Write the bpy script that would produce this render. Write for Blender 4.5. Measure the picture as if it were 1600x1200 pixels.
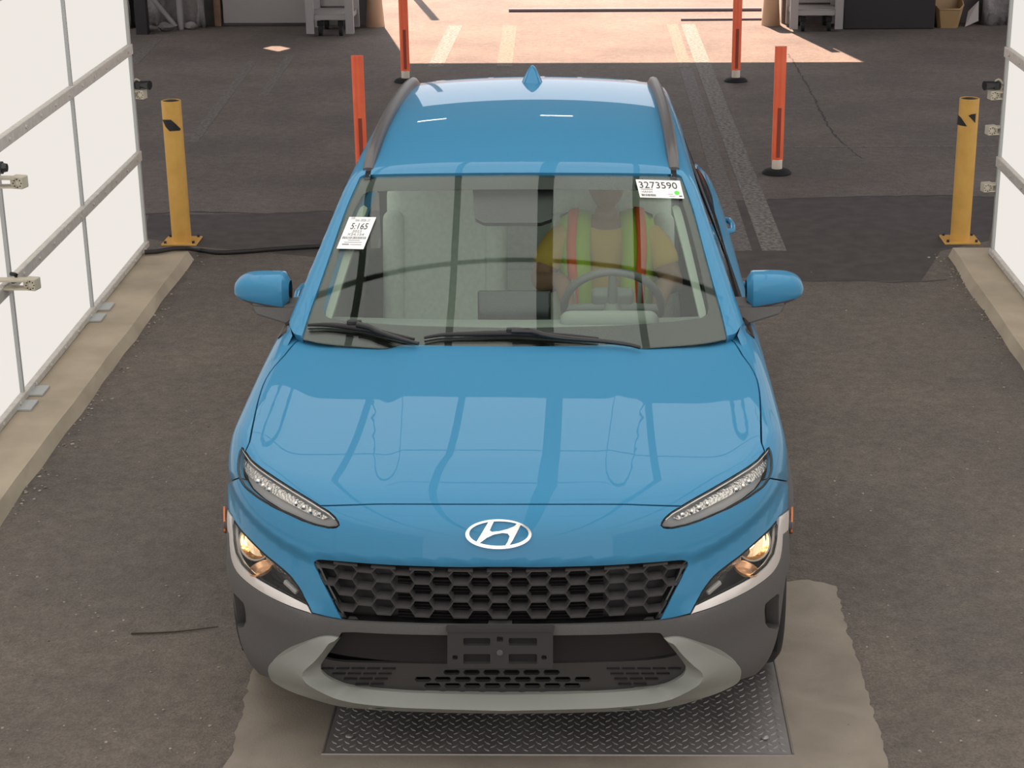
import bpy, bmesh, math, random
import numpy as np
from mathutils import Vector, Matrix
from mathutils.geometry import delaunay_2d_cdt

for o in list(bpy.data.objects): bpy.data.objects.remove(o)
SC = bpy.context.scene
COL = SC.collection
rnd = random.Random(7)

# ------------------------------------------------------------------ camera
FPX, PITCH, YAW, ROLL = 2825.9, math.radians(19.532), math.radians(-0.961), math.radians(-0.334)
CAM = np.array([0.2677, -4.6915, 2.9648]); PPX, PPY = 80.48, -3.90
_f = np.array([math.sin(YAW)*math.cos(PITCH), math.cos(YAW)*math.cos(PITCH), -math.sin(PITCH)])
_r = np.array([math.cos(YAW), -math.sin(YAW), 0.0]); _u = np.cross(_r, _f)
CR = math.cos(ROLL)*_r + math.sin(ROLL)*_u
CU = -math.sin(ROLL)*_r + math.cos(ROLL)*_u
CF = _f
cd = bpy.data.cameras.new('camera'); cam = bpy.data.objects.new('camera', cd); COL.objects.link(cam)
cam.matrix_world = Matrix(((CR[0], CU[0], -CF[0], CAM[0]), (CR[1], CU[1], -CF[1], CAM[1]), (CR[2], CU[2], -CF[2], CAM[2]), (0, 0, 0, 1)))
cd.sensor_width = 36.0; cd.lens = FPX/1600*36; cd.shift_x = -PPX/1600; cd.shift_y = PPY/1600
cd.clip_end = 300; cd.clip_start = 0.05
SC.camera = cam
# ------------------------------------------------------------------ light and exposure
SC.view_settings.view_transform = 'Standard'; SC.view_settings.look = 'None'
SC.view_settings.exposure = 0.0; SC.view_settings.gamma = 1.0; SC.view_settings.use_curve_mapping = False
SUN_AZ = (0.21, -1.0); DOOR_H = 4.0; SUN_RUN = 2.68          # a 4 m lintel throws its edge 2.68 m into the hall
PANEL_SIDE, PANEL_TOP = 0.86, 1.72
w = bpy.data.worlds.new('sky'); SC.world = w; w.use_nodes = True
wb = w.node_tree.nodes['Background']; wb.inputs[0].default_value = (0.95, 0.93, 0.96, 1); wb.inputs[1].default_value = 1.95
sl = bpy.data.lights.new('sun', 'SUN'); sun = bpy.data.objects.new('sun', sl); COL.objects.link(sun)
_az = np.array(SUN_AZ)/np.hypot(*SUN_AZ)
_sd = Vector((_az[0]*SUN_RUN*1.02, _az[1]*SUN_RUN*1.02, -DOOR_H)).normalized()
sun.rotation_euler = _sd.to_track_quat('-Z', 'Y').to_euler(); sun.location = (-3, 25, 20)
sl.energy = 19.0; sl.color = (1.0, 0.69, 0.53); sl.angle = 0.009

# ------------------------------------------------------------------ pixels to places
def ray(u, v):
    u = np.asarray(u, float); v = np.asarray(v, float)
    return CF + CR*((u-800-PPX)/FPX)[..., None] + CU*((600+PPY-v)/FPX)[..., None]
def onz(u, v, z=0.0):
    d = ray(u, v); return CAM + d*((z-CAM[2])/d[..., 2])[..., None]
def ony(u, v, y):
    d = ray(u, v); return CAM + d*((y-CAM[1])/d[..., 1])[..., None]
def pix(P):
    d = np.asarray(P, float)-CAM; z = d@CF
    return np.stack([800+PPX+FPX*(d@CR)/z, 600+PPY-FPX*(d@CU)/z], -1)

# ------------------------------------------------------------------ materials
MATS = {}
def mat(name, col=(.5, .5, .5), rough=.5, metal=0.0, spec=.5, coat=0.0, coatr=.03, emit=None, estr=0.0, alpha=None):
    if name in MATS: return MATS[name]
    m = bpy.data.materials.new(name); m.use_nodes = True; b = m.node_tree.nodes['Principled BSDF']
    b.inputs['Base Color'].default_value = (*col, 1); b.inputs['Roughness'].default_value = rough
    b.inputs['Metallic'].default_value = metal; b.inputs['Specular IOR Level'].default_value = spec
    b.inputs['Coat Weight'].default_value = coat; b.inputs['Coat Roughness'].default_value = coatr
    if emit: b.inputs['Emission Color'].default_value = (*emit, 1); b.inputs['Emission Strength'].default_value = estr
    MATS[name] = m; return m
def nd(m, t, **kw):
    n = m.node_tree.nodes.new(t)
    for k, v in kw.items():
        if k.startswith('i_'): n.inputs[k[2:].replace('_', ' ')].default_value = v
        else: setattr(n, k, v)
    return n
def ln(m, a, ao, b, bi): m.node_tree.links.new(a.outputs[ao], b.inputs[bi])
def noisy(m, c1, c2, scale=20, detail=6, bump=0.0, bscale=200, bdist=.002, vec='Object', stops=(.3, .7), dist=0.0):
    """base colour varied between c1 and c2 by noise, with a fine bump"""
    b = m.node_tree.nodes['Principled BSDF']
    tc = nd(m, 'ShaderNodeTexCoord')
    n = nd(m, 'ShaderNodeTexNoise'); n.inputs['Scale'].default_value = scale; n.inputs['Detail'].default_value = detail
    n.inputs['Distortion'].default_value = dist
    ln(m, tc, vec, n, 'Vector')
    r = nd(m, 'ShaderNodeValToRGB'); r.color_ramp.elements[0].position = stops[0]; r.color_ramp.elements[1].position = stops[1]
    r.color_ramp.elements[0].color = (*c1, 1); r.color_ramp.elements[1].color = (*c2, 1)
    ln(m, n, 'Fac', r, 'Fac'); ln(m, r, 'Color', b, 'Base Color')
    if bump:
        n2 = nd(m, 'ShaderNodeTexNoise'); n2.inputs['Scale'].default_value = bscale; n2.inputs['Detail'].default_value = 4
        ln(m, tc, vec, n2, 'Vector')
        bp = nd(m, 'ShaderNodeBump'); bp.inputs['Strength'].default_value = bump; bp.inputs['Distance'].default_value = bdist
        ln(m, n2, 'Fac', bp, 'Height'); ln(m, bp, 'Normal', b, 'Normal')
    return m
def glass(name, tint, ior=1.5, rough=0.0):
    """thin clear sheet: each face reflects by Schlick's law and lets the rest through tinted"""
    if name in MATS: return MATS[name]
    m = bpy.data.materials.new(name); m.use_nodes = True; nt = m.node_tree; nt.nodes.remove(nt.nodes['Principled BSDF'])
    out = nt.nodes['Material Output']; mx = nd(m, 'ShaderNodeMixShader'); ge = nd(m, 'ShaderNodeNewGeometry')
    dt = nd(m, 'ShaderNodeVectorMath', operation='DOT_PRODUCT'); ln(m, ge, 'Incoming', dt, 0); ln(m, ge, 'Normal', dt, 1)
    ab = nd(m, 'ShaderNodeMath', operation='ABSOLUTE'); ln(m, dt, 'Value', ab, 0)
    su = nd(m, 'ShaderNodeMath', operation='SUBTRACT', use_clamp=True); su.inputs[0].default_value = 1; ln(m, ab, 0, su, 1)
    po = nd(m, 'ShaderNodeMath', operation='POWER'); po.inputs[1].default_value = 5; ln(m, su, 0, po, 0)
    r0 = ((ior-1)/(ior+1))**2; ma = nd(m, 'ShaderNodeMath', operation='MULTIPLY_ADD'); ma.inputs[1].default_value = 1-r0; ma.inputs[2].default_value = r0; ln(m, po, 0, ma, 0)
    tr = nd(m, 'ShaderNodeBsdfTransparent'); tr.inputs[0].default_value = (*tint, 1)
    gl = nd(m, 'ShaderNodeBsdfGlossy'); gl.inputs['Roughness'].default_value = rough
    ln(m, ma, 0, mx, 0); ln(m, tr, 0, mx, 1); ln(m, gl, 0, mx, 2); ln(m, mx, 0, out, 0)
    MATS[name] = m; return m
def emitter(name, col, s):
    if name in MATS: return MATS[name]
    m = bpy.data.materials.new(name); m.use_nodes = True; nt = m.node_tree; nt.nodes.remove(nt.nodes['Principled BSDF'])
    e = nd(m, 'ShaderNodeEmission'); e.inputs[0].default_value = (*col, 1); e.inputs[1].default_value = s
    ln(m, e, 0, nt.nodes['Material Output'], 0); MATS[name] = m; return m

# car paint: blue base with fine flake under a clear coat
M_PAINT = mat('blue_paint', (.049, .222, .392), .45, 0.0, .05, .52, .012)
_b = M_PAINT.node_tree.nodes['Principled BSDF']; _b.inputs['Coat IOR'].default_value = 1.45
M_CLAD = noisy(mat('grey_plastic', (.075, .075, .075), .62, 0, .4), (.098, .093, .091), (.118, .112, .109), 300, 2, .25, 900, .0006)
M_SKID = mat('silver_plastic', (.27, .275, .25), .48, 0.0, .45)
M_BLACK = mat('black_plastic', (.018, .016, .017), .5, 0, .4)
M_GRILLE = mat('satin_black_plastic', (.048, .045, .046), .40, 0, .5)
M_GLOSSB = mat('gloss_black', (.010, .010, .011), .12, 0, .5)
M_RUBBER = mat('rubber', (.014, .014, .014), .75, 0, .3)
M_CHROME = mat('chrome', (.80, .78, .76), .10, 1.0)
M_SATIN = mat('satin_chrome', (.74, .69, .66), .42, .45)
M_FRIT = mat('frit_black', (.012, .011, .011), .25, 0, .5)
M_GLASS = glass('windshield_glass', (.92, .97, .93), 1.5)
M_DARKGLASS = glass('side_glass', (.58, .62, .59), 1.5)
M_LENS = glass('lamp_lens', (.94, .94, .93), 1.5)
M_RAIL = mat('rail_grey', (.10, .095, .095), .38, 0.3, .5)
M_CLOTH = noisy(mat('seat_grey_cloth', (.34, .36, .34), .85, 0, .2), (.58, .62, .57), (.66, .70, .65), 60, 3)
M_DASH = mat('dash_grey', (.24, .255, .24), .7, 0, .3)
M_LINER = mat('headliner_grey', (.52, .56, .50), .9, 0, .1)

# ------------------------------------------------------------------ mesh helpers
def meta(o, label=None, cat=None, group=None, kind=None):
    if label: o['label'] = label
    if cat: o['category'] = cat
    if group: o['group'] = group
    if kind: o['kind'] = kind
    return o
def WM(o):
    return (WM(o.parent) @ o.matrix_parent_inverse if o.parent else Matrix()) @ o.matrix_basis
def link(o, parent=None):
    """parts are modelled where they stand and hung on their thing without moving"""
    COL.objects.link(o)
    if parent is not None: o.parent = parent; o.matrix_parent_inverse = WM(parent).inverted()
    return o
def copy_tree(o, parent=None):
    c = o.copy(); COL.objects.link(c)
    if parent is not None: c.parent = parent; c.matrix_parent_inverse = o.matrix_parent_inverse.copy()
    for ch in [k for k in bpy.data.objects if k.parent == o]: copy_tree(ch, c)
    return c
def empty(name, loc=(0, 0, 0), label=None, cat=None, group=None, kind=None, parent=None, rz=0.0):
    o = bpy.data.objects.new(name, None); o.location = loc; o.rotation_euler = (0, 0, rz); o.empty_display_size = .1
    link(o, parent); return meta(o, label, cat, group, kind)
def from_py(name, V, F, material, parent=None, smooth=False, label=None, cat=None, group=None, kind=None, normals=None, autos=None):
    me = bpy.data.meshes.new(name); me.from_pydata([tuple(map(float, p)) for p in V], [], [tuple(map(int, f)) for f in F]); me.update()
    if material: me.materials.append(material)
    if smooth or normals is not None: me.polygons.foreach_set('use_smooth', [True]*len(me.polygons))
    if normals is not None: me.normals_split_custom_set_from_vertices([tuple(map(float, n)) for n in normals])
    o = bpy.data.objects.new(name, me); link(o, parent)
    return meta(o, label, cat, group, kind)
def from_bm(name, bm, material, parent=None, smooth=None, **kw):
    bmesh.ops.recalc_face_normals(bm, faces=bm.faces)
    me = bpy.data.meshes.new(name); bm.to_mesh(me); bm.free()
    for m in (material if isinstance(material, (list, tuple)) else [material]): me.materials.append(m)
    if smooth is not None:
        me.polygons.foreach_set('use_smooth', [True]*len(me.polygons)); me.set_sharp_from_angle(angle=math.radians(smooth))
    o = bpy.data.objects.new(name, me); link(o, parent); return meta(o, **kw)
def box(bm, c, s, rot=None, bev=0.0, seg=2, mi=0):
    b2 = bmesh.new(); bmesh.ops.create_cube(b2, size=1.0)
    bmesh.ops.scale(b2, vec=s, verts=b2.verts)
    if bev > 0: bmesh.ops.bevel(b2, geom=list(b2.edges), offset=bev, segments=seg, profile=.5, affect='EDGES')
    M = Matrix.Translation(c) @ (rot.to_4x4() if rot is not None else Matrix())
    b2.transform(M); join_bm(bm, b2, mi)
def join_bm(bm, b2, mi=0):
    vm = {v: bm.verts.new(v.co) for v in b2.verts}
    for f in b2.faces:
        try: nf = bm.faces.new([vm[v] for v in f.verts]); nf.material_index = mi
        except ValueError: pass
    b2.free()
def cyl(bm, a, b, r0, r1=None, seg=20, cap=True, mi=0):
    a = Vector(a); b = Vector(b); r1 = r0 if r1 is None else r1
    d = (b-a); q = d.to_track_quat('Z', 'Y').to_matrix()
    A = [bm.verts.new(a + q @ Vector((r0*math.cos(2*math.pi*i/seg), r0*math.sin(2*math.pi*i/seg), 0))) for i in range(seg)]
    B = [bm.verts.new(b + q @ Vector((r1*math.cos(2*math.pi*i/seg), r1*math.sin(2*math.pi*i/seg), 0))) for i in range(seg)]
    for i in range(seg): bm.faces.new((A[i], A[(i+1) % seg], B[(i+1) % seg], B[i])).material_index = mi
    if cap: bm.faces.new(A[::-1]).material_index = mi; bm.faces.new(B).material_index = mi
def tube(bm, pts, r, seg=10, closed=False, mi=0):
    pts = [Vector(p) for p in pts]; n = len(pts); rings = []; up = Vector((0, 0, 1))
    for i in range(n):
        t = (pts[(i+1) % n]-pts[i-1]) if closed else (pts[min(i+1, n-1)]-pts[max(i-1, 0)])
        t.normalize(); s = t.cross(up)
        if s.length < 1e-3: s = t.cross(Vector((0, 1, 0)))
        s.normalize(); q = s.cross(t); rr = r[i] if hasattr(r, '__len__') else r
        rings.append([bm.verts.new(pts[i] + rr*(math.cos(2*math.pi*k/seg)*s + math.sin(2*math.pi*k/seg)*q)) for k in range(seg)])
    for i in range(n if closed else n-1):
        A, B = rings[i], rings[(i+1) % n]
        for k in range(seg): bm.faces.new((A[k], A[(k+1) % seg], B[(k+1) % seg], B[k])).material_index = mi
    if not closed: bm.faces.new(rings[0][::-1]).material_index = mi; bm.faces.new(rings[-1]).material_index = mi
def lathe(bm, prof, M=None, seg=28, mi=0):
    """prof: list of (r, h) turned about local Z"""
    rings = []
    for r, h in prof:
        if r < 1e-6: rings.append([bm.verts.new((0, 0, h))]*seg)
        else: rings.append([bm.verts.new((r*math.cos(2*math.pi*k/seg), r*math.sin(2*math.pi*k/seg), h)) for k in range(seg)])
    vs = set()
    for A, B in zip(rings[:-1], rings[1:]):
        for k in range(seg):
            q = []
            for v in (A[k], A[(k+1) % seg], B[(k+1) % seg], B[k]):
                if v not in q: q.append(v)
            if len(q) > 2:
                try: bm.faces.new(q).material_index = mi
                except ValueError: pass
    for R_ in rings: vs.update(R_)
    if M is not None: bmesh.ops.transform(bm, matrix=M, verts=list(vs))
def prism(bm, poly, z0, z1, mi=0):
    A = [bm.verts.new((p[0], p[1], z0)) for p in poly]; B = [bm.verts.new((p[0], p[1], z1)) for p in poly]; n = len(poly)
    bm.faces.new(A[::-1]).material_index = mi; bm.faces.new(B).material_index = mi
    for i in range(n): bm.faces.new((A[i], A[(i+1) % n], B[(i+1) % n], B[i])).material_index = mi

# ------------------------------------------------------------------ car body as one implicit solid
def cspline(xs, ys, lo=None, hi=None, n=1600):
    """natural cubic through the points, tabulated"""
    xs = np.array(xs, float); ys = np.array(ys, float); m = len(xs); h = np.diff(xs)
    A = np.zeros((m, m)); r = np.zeros(m); A[0, 0] = A[-1, -1] = 1
    for i in range(1, m-1):
        A[i, i-1] = h[i-1]; A[i, i] = 2*(h[i-1]+h[i]); A[i, i+1] = h[i]
        r[i] = 6*((ys[i+1]-ys[i])/h[i]-(ys[i]-ys[i-1])/h[i-1])
    M = np.linalg.solve(A, r); X = np.linspace(xs[0], xs[-1], n); k = np.clip(np.searchsorted(xs, X)-1, 0, m-2)
    a = (xs[k+1]-X)/h[k]; b = (X-xs[k])/h[k]
    Y = a*ys[k]+b*ys[k+1]+((a**3-a)*M[k]+(b**3-b)*M[k+1])*h[k]**2/6
    s0 = (Y[1]-Y[0])/(X[1]-X[0]); s1 = (Y[-1]-Y[-2])/(X[-1]-X[-2])
    def f(x):
        x = np.asarray(x, float); v = np.interp(x, X, Y)
        return v + np.where(x < X[0], (x-X[0])*s0, 0) + np.where(x > X[-1], (x-X[-1])*s1, 0)
    return f
def ss(a, b, x):
    t = np.clip((x-a)/(b-a), 0, 1); return t*t*(3-2*t)
def smax(a, b, k):
    h = np.maximum(k-np.abs(a-b), 0)/k; return np.maximum(a, b)+h*h*k/4
def smin(a, b, k): return -smax(-a, -b, k)
ZC = cspline([.0, .06, .118, .2, .35, .55, .8, 1.0, 1.15, 1.4, 2.0, 3.0, 3.8, 4.2], [.83, .856, .879, .902, .930, .957, .985, 1.005, 1.018, 1.03, 1.04, 1.06, 1.07, 1.0])
YC = cspline([.14, .20, .25, .30, .36, .44, .52, .58, .64, .70, .76, .82, .87, .92, 1.1], [.20, .115, .062, .032, .022, .012, .0, .003, .014, .030, .044, .064, .100, .16, .45])
PLAN = cspline([0, .15, .3, .45, .6, .7, .78, .84, .88, .92, 1.0, 1.2], [0, .004, .017, .045, .098, .160, .245, .355, .48, .68, 1.25, 3.2])
SIDE = cspline([.10, .18, .26, .36, .5, .65, .8, .9, .98, 1.05, 1.15], [.79, .825, .85, .868, .884, .892, .888, .875, .85, .81, .73])
ZCREASE = cspline([0, .3, .5, .6, .7, .78, .86, .95], [.712, .712, .716, .735, .768, .800, .835, .87])
ZTRIM = cspline([0, .46, .55, .65, .75, .82, .9], [.54, .545, .56, .59, .64, .70, .80])
YW = cspline([.90, 1.028, 1.13, 1.24, 1.34, 1.447, 1.6], [.885, 1.126, 1.305, 1.497, 1.682, 1.889, 2.20])
ROOF = cspline([1.5, 1.75, 1.889, 2.1, 2.4, 2.7, 3.0, 3.3, 3.6, 3.8, 4.2], [1.33, 1.412, 1.456, 1.494, 1.526, 1.540, 1.541, 1.530, 1.503, 1.474, 1.40])
GSIDE = cspline([.9, 1.0, 1.1, 1.2, 1.3, 1.4, 1.47, 1.55], [.845, .812, .775, .735, .695, .655, .62, .565])
def Flow(P):
    """lower body: nose, hood, flanks, tail"""
    ax = np.abs(P[..., 0]); ax = np.sqrt(ax*ax+1e-5); y = P[..., 1]; z = P[..., 2]
    xr = .325+.085*np.clip((y-.12)/1.0, 0, 1)
    hood = ZC(y)-.042*ax*ax + .010*(1-ss(xr-.05, xr+.05, ax))*ss(.1, .35, y) + .016*np.exp(-((ax-.80)/.085)**2)*ss(.15, .6, y)
    f = (z-hood)*.985
    zc = ZCREASE(ax); rec = .024*(1-ss(zc-.045, zc+.004, z))*ss(-.03, .03, z-ZTRIM(ax))*ss(.50, .60, ax)
    rec = rec+.017*(1-ss(.695, .738, z))*(1-ss(.50, .58, ax))
    f = smax(f, (YC(z)+PLAN(ax)+rec-y)*.9, .05)
    taper = 1-.02*ss(3.2, 4.0, y)-.10*ss(3.7, 4.4, y)
    f = smax(f, ax-SIDE(z)*taper, .07)
    f = smax(f, y-(4.205-.16*ax*ax-.25*np.maximum(z-.62, 0)-.35*np.maximum(.40-z, 0)), .08)
    return smax(f, .19-z, .04)
def Fgre(P):
    """greenhouse"""
    ax = np.abs(P[..., 0]); ax = np.sqrt(ax*ax+1e-5); y = P[..., 1]; z = P[..., 2]
    g = z-(ROOF(y)-.085*ax*ax-.10*ax**6)
    kx = .14+(z-1.028)*.10/.409
    g = smax(g, (YW(z)+kx*ax*ax-y)*.75, .025)
    g = smax(g, ax-GSIDE(z)*(1-.05*ss(2.6, 4.0, y)), .045)
    g = smax(g, (y-(4.12-.55*np.maximum(z-1.0, 0)-.5*np.maximum(z-1.25, 0)-.10*ax*ax))*.85, .06)
    return smax(g, .8-z, .02)
def Fcar(P): return np.minimum(Flow(P), Fgre(P))
def shifted(F, d):
    d = np.array(d, float)
    return lambda P: F(P-d)
def grad(P, F=Fcar, e=.0015):
    g = np.stack([F(P+np.array(d))-F(P-np.array(d)) for d in ((e, 0, 0), (0, e, 0), (0, 0, e))], -1)
    return g/np.maximum(np.linalg.norm(g, axis=-1, keepdims=True), 1e-9)
def cast(O, D, t0, t1, F=Fcar, n=220):
    """first entry into the solid along each ray; misses return the closest approach"""
    O = np.broadcast_to(O, D.shape); ts = np.linspace(0, 1, n); t0 = np.broadcast_to(t0, D.shape[:-1]); t1 = np.broadcast_to(t1, D.shape[:-1])
    lo = t0.copy().astype(float); hi = t1.copy().astype(float); found = np.zeros(D.shape[:-1], bool); best = np.full(D.shape[:-1], 1e9); bt = lo.copy(); prev = lo.copy()
    for s in ts:
        t = t0+(t1-t0)*s; v = F(O+D*t[..., None])
        new = (~found) & (v <= 0); lo = np.where(new, prev, lo); hi = np.where(new, t, hi); found |= new
        c = (~found) & (v < best); best = np.where(c, v, best); bt = np.where(c, t, bt); prev = t
        if found.all(): break
    for _ in range(26):
        m = (lo+hi)/2; v = F(O+D*m[..., None]); ins = v <= 0; hi = np.where(ins, m, hi); lo = np.where(ins, lo, m)
    t = np.where(found, (lo+hi)/2, bt)
    return O+D*t[..., None], found
class Persp:            # projector for panels seen from a point
    def __init__(s, c, target=(.3, .8, .8), up=(0, 0, 1), tr=(.2, 14)):
        s.c = np.array(c, float); f = np.array(target, float)-s.c; s.f = f/np.linalg.norm(f)
        r = np.cross(s.f, np.array(up, float)); s.r = r/np.linalg.norm(r); s.u = np.cross(s.r, s.f); s.tr = tr; s.k = np.linalg.norm(f)
    def to2(s, P):
        d = P-s.c; z = d@s.f; return np.stack([(d@s.r)/z, (d@s.u)/z], -1)*s.k
    def rays(s, q):
        q = q/s.k; return s.c, s.f+s.r*q[..., :1]+s.u*q[..., 1:2]
class Ortho:
    def __init__(s, d, tr=(-6, 6)):
        s.d = np.array(d, float); s.d /= np.linalg.norm(s.d)
        r = np.cross(s.d, (0, 0, 1.0)); r = np.array((1.0, 0, 0)) if np.linalg.norm(r) < 1e-3 else r
        s.r = r/np.linalg.norm(r); s.u = np.cross(s.r, s.d); s.tr = tr
    def to2(s, P): return np.stack([P@s.r, P@s.u], -1)
    def rays(s, q): return s.r*q[..., :1]+s.u*q[..., 1:2], np.broadcast_to(s.d, q.shape[:-1]+(3,))
PROJ_CAM = Persp(CAM, CAM+CF*5.5, tuple(CU), (3.5, 10.5))
PROJ_FR = Persp((3.0, -3.0, 1.9), (.3, .6, .7))
PROJ_LO = Persp((2.6, -3.2, .9), (.4, .3, .5))
SIDEP = Ortho((-1, 0, 0)); TOPP = Ortho((0, 0, -1))
def crom(pts, step):
    """smooth curve through points"""
    P = np.array(pts, float)
    if len(P) < 3:
        n = max(2, int(np.linalg.norm(P[1]-P[0])/step)+1); return np.array([P[0]+(P[1]-P[0])*i/(n-1) for i in range(n)])
    Q = np.vstack([2*P[0]-P[1], P, 2*P[-1]-P[-2]]); out = []
    for i in range(len(P)-1):
        p0, p1, p2, p3 = Q[i:i+4]; n = max(1, int(np.linalg.norm(p2-p1)/step))
        for k in range(n):
            t = k/n; out.append(.5*((2*p1)+(-p0+p2)*t+(2*p0-5*p1+4*p2-p3)*t*t+(-p0+3*p1-3*p2+p3)*t**3))
    out.append(P[-1]); return np.array(out)
def hitpx(uv, F=Fcar, tr=(3.5, 10.5), n=150):
    uv = np.array(uv, float); D = ray(uv[..., 0], uv[..., 1]); P, ok = cast(CAM, D, tr[0], tr[1], F, n); return P
def PXC(pts, step=6.0, F=Fcar, smooth=True):
    """pixel polyline -> 3D curve on the body"""
    q = crom(pts, step) if smooth else np.vstack([crom(pts[i:i+2], step)[(0 if i == 0 else 1):] for i in range(len(pts)-1)])
    return hitpx(q, F)
def CEN(v0, v1, n=14, F=Fcar):
    """centre-line curve of the body between two pixel rows"""
    v = np.linspace(v0, v1, n); a = np.full(n, 740.0); b = np.full(n, 860.0)
    for _ in range(18):
        m = (a+b)/2; x = hitpx(np.stack([m, v], -1), F)[:, 0]; b = np.where(x > 0, m, b); a = np.where(x > 0, a, m)
    p = hitpx(np.stack([(a+b)/2, v], -1), F); p[:, 0] = 0; return p
def SID(pts, step=.03, F=Fcar, smooth=False):
    """(y, z) polyline on the flank -> 3D curve"""
    q = crom(pts, step) if smooth else np.vstack([crom(pts[i:i+2], step)[(0 if i == 0 else 1):] for i in range(len(pts)-1)])
    O = np.stack([np.full(len(q), 2.0), q[:, 0], q[:, 1]], -1); P, ok = cast(O, np.broadcast_to(np.array([-1.0, 0, 0]), O.shape), 0.0, 2.0, F, 300); return P
def TOPC(pts, step=.03, F=Fcar, smooth=True):
    q = crom(pts, step); O = np.stack([q[:, 0], q[:, 1], np.full(len(q), 2.2)], -1)
    P, ok = cast(O, np.broadcast_to(np.array([0, 0, -1.0]), O.shape), 0.0, 2.2, F, 300); return P
def inpoly(q, poly):
    x, y = q[:, 0], q[:, 1]; c = np.zeros(len(q), bool); n = len(poly); j = n-1
    for i in range(n):
        xi, yi = poly[i]; xj, yj = poly[j]
        if yi != yj: c ^= ((yi > y) != (yj > y)) & (x < (xj-xi)*(y-yi)/(yj-yi)+xi)
        j = i
    return c
def segdist(q, poly):
    d = np.full(len(q), 1e9); n = len(poly)
    for i in range(n):
        a = poly[i]; b = poly[(i+1) % n]; ab = b-a; L = max(ab@ab, 1e-12)
        t = np.clip(((q-a)@ab)/L, 0, 1); d = np.minimum(d, np.linalg.norm(q-a-t[:, None]*ab, axis=1))
    return d
def patch(curves, proj, spacing=.03, gap=.003, offset=0.0, flange=.022, F=Fcar, mirror=True, holes=(), thick=False, bulge=None):
    """trimmed piece of the body surface. curves: list of 3D curves forming a closed loop. returns V, N, faces"""
    def dedupe(P):
        k = [0]
        for i in range(1, len(P)):
            if np.linalg.norm(P[i]-P[k[-1]]) > .0012: k.append(i)
        P = P[k]
        if np.linalg.norm(P[0]-P[-1]) < .0012: P = P[:-1]
        return P
    loops = [dedupe(np.vstack(curves))]+[dedupe(np.vstack(h)) for h in holes]
    L2 = []
    for li, P in enumerate(loops):
        N = grad(P, F); T = np.roll(P, -1, 0)-np.roll(P, 1, 0); T /= np.maximum(np.linalg.norm(T, axis=1, keepdims=True), 1e-9)
        q = proj.to2(P); area = .5*np.sum(q[:, 0]*np.roll(q[:, 1], -1)-np.roll(q[:, 0], -1)*q[:, 1])
        sgn = 1 if area > 0 else -1
        if li > 0: sgn = -sgn
        inn = np.cross(N, T)*sgn
        onc = np.abs(P[:, 0]) < 1e-4
        P2 = P+inn*gap; P2[onc, 0] = 0; 
        if mirror: P2[~onc, 0] = np.maximum(P2[~onc, 0], 1e-4)
        q2 = proj.to2(P2); L2.append((q2 if area > 0 else q2[::-1], (P2 if area > 0 else P2[::-1])))
    outer = L2[0][0]; mn, mx = outer.min(0), outer.max(0)
    nx = int((mx[0]-mn[0])/spacing)+2; ny = int((mx[1]-mn[1])/(spacing*.866))+2
    gx, gy = np.meshgrid(np.arange(nx), np.arange(ny)); G = np.stack([mn[0]+(gx+.5*(gy % 2))*spacing, mn[1]+gy*spacing*.866], -1).reshape(-1, 2)
    ok = inpoly(G, outer)
    for h in L2[1:]: ok &= ~inpoly(G, h[0])
    G = G[ok]
    for h in L2:
        if len(G): G = G[segdist(G, h[0]) > spacing*.45]
    pts = [Vector(p) for h in L2 for p in h[0]]+[Vector(p) for p in G]
    edges = []; faces_in = []; s = 0
    for h in L2:
        n = len(h[0]); edges += [(s+i, s+(i+1) % n) for i in range(n)]; s += n
    n0 = len(L2[0][0])
    res = delaunay_2d_cdt(pts, edges, [], 0, 1e-7)
    V2 = np.array([[p.x, p.y] for p in res[0]]); T = np.array([f for f in res[2]], int); 
    cen = V2[T].mean(1); keep = inpoly(cen, outer)
    for h in L2[1:]: keep &= ~inpoly(cen, h[0])
    T = T[keep]
    # 3D positions
    O, D = proj.rays(V2); D = np.broadcast_to(D, V2.shape[:1]+(3,)); Oo, Do = proj.rays(L2[0][0]); tt = np.sum((L2[0][1]-Oo)*Do, -1)/np.sum(Do*Do, -1)
    P3, hit = cast(O, D, tt.min()-.22, tt.max()+.12, F, 110)
    orig = {}; allP = np.vstack([h[1] for h in L2])
    for i, src in enumerate(res[3]):
        for k in src:
            if k < len(allP): P3[i] = allP[k]; orig[i] = k
    N3 = grad(P3, F)
    onc = np.array([(i in orig and abs(allP[orig[i]][0]) < 1e-4) for i in range(len(P3))])
    N3[onc, 0] = 0; N3 /= np.linalg.norm(N3, axis=1, keepdims=True)
    if bulge is not None: P3 = P3+N3*bulge(P3)[:, None]
    P3 = P3+N3*offset; P3[onc, 0] = 0
    # orient triangles with normals
    a, b, c = P3[T[:, 0]], P3[T[:, 1]], P3[T[:, 2]]; fl = np.einsum('ij,ij->i', np.cross(b-a, c-a), N3[T[:, 0]]) < 0
    T[fl] = T[fl][:, [0, 2, 1]]
    # boundary edges
    from collections import Counter
    E = {}
    for t in T:
        for i in range(3):
            k = (t[i], t[(i+1) % 3])
            if (k[1], k[0]) in E: del E[(k[1], k[0])]
            else: E[k] = 1
    V = list(P3); NN = list(N3); Fs = [tuple(t) for t in T]
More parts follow.
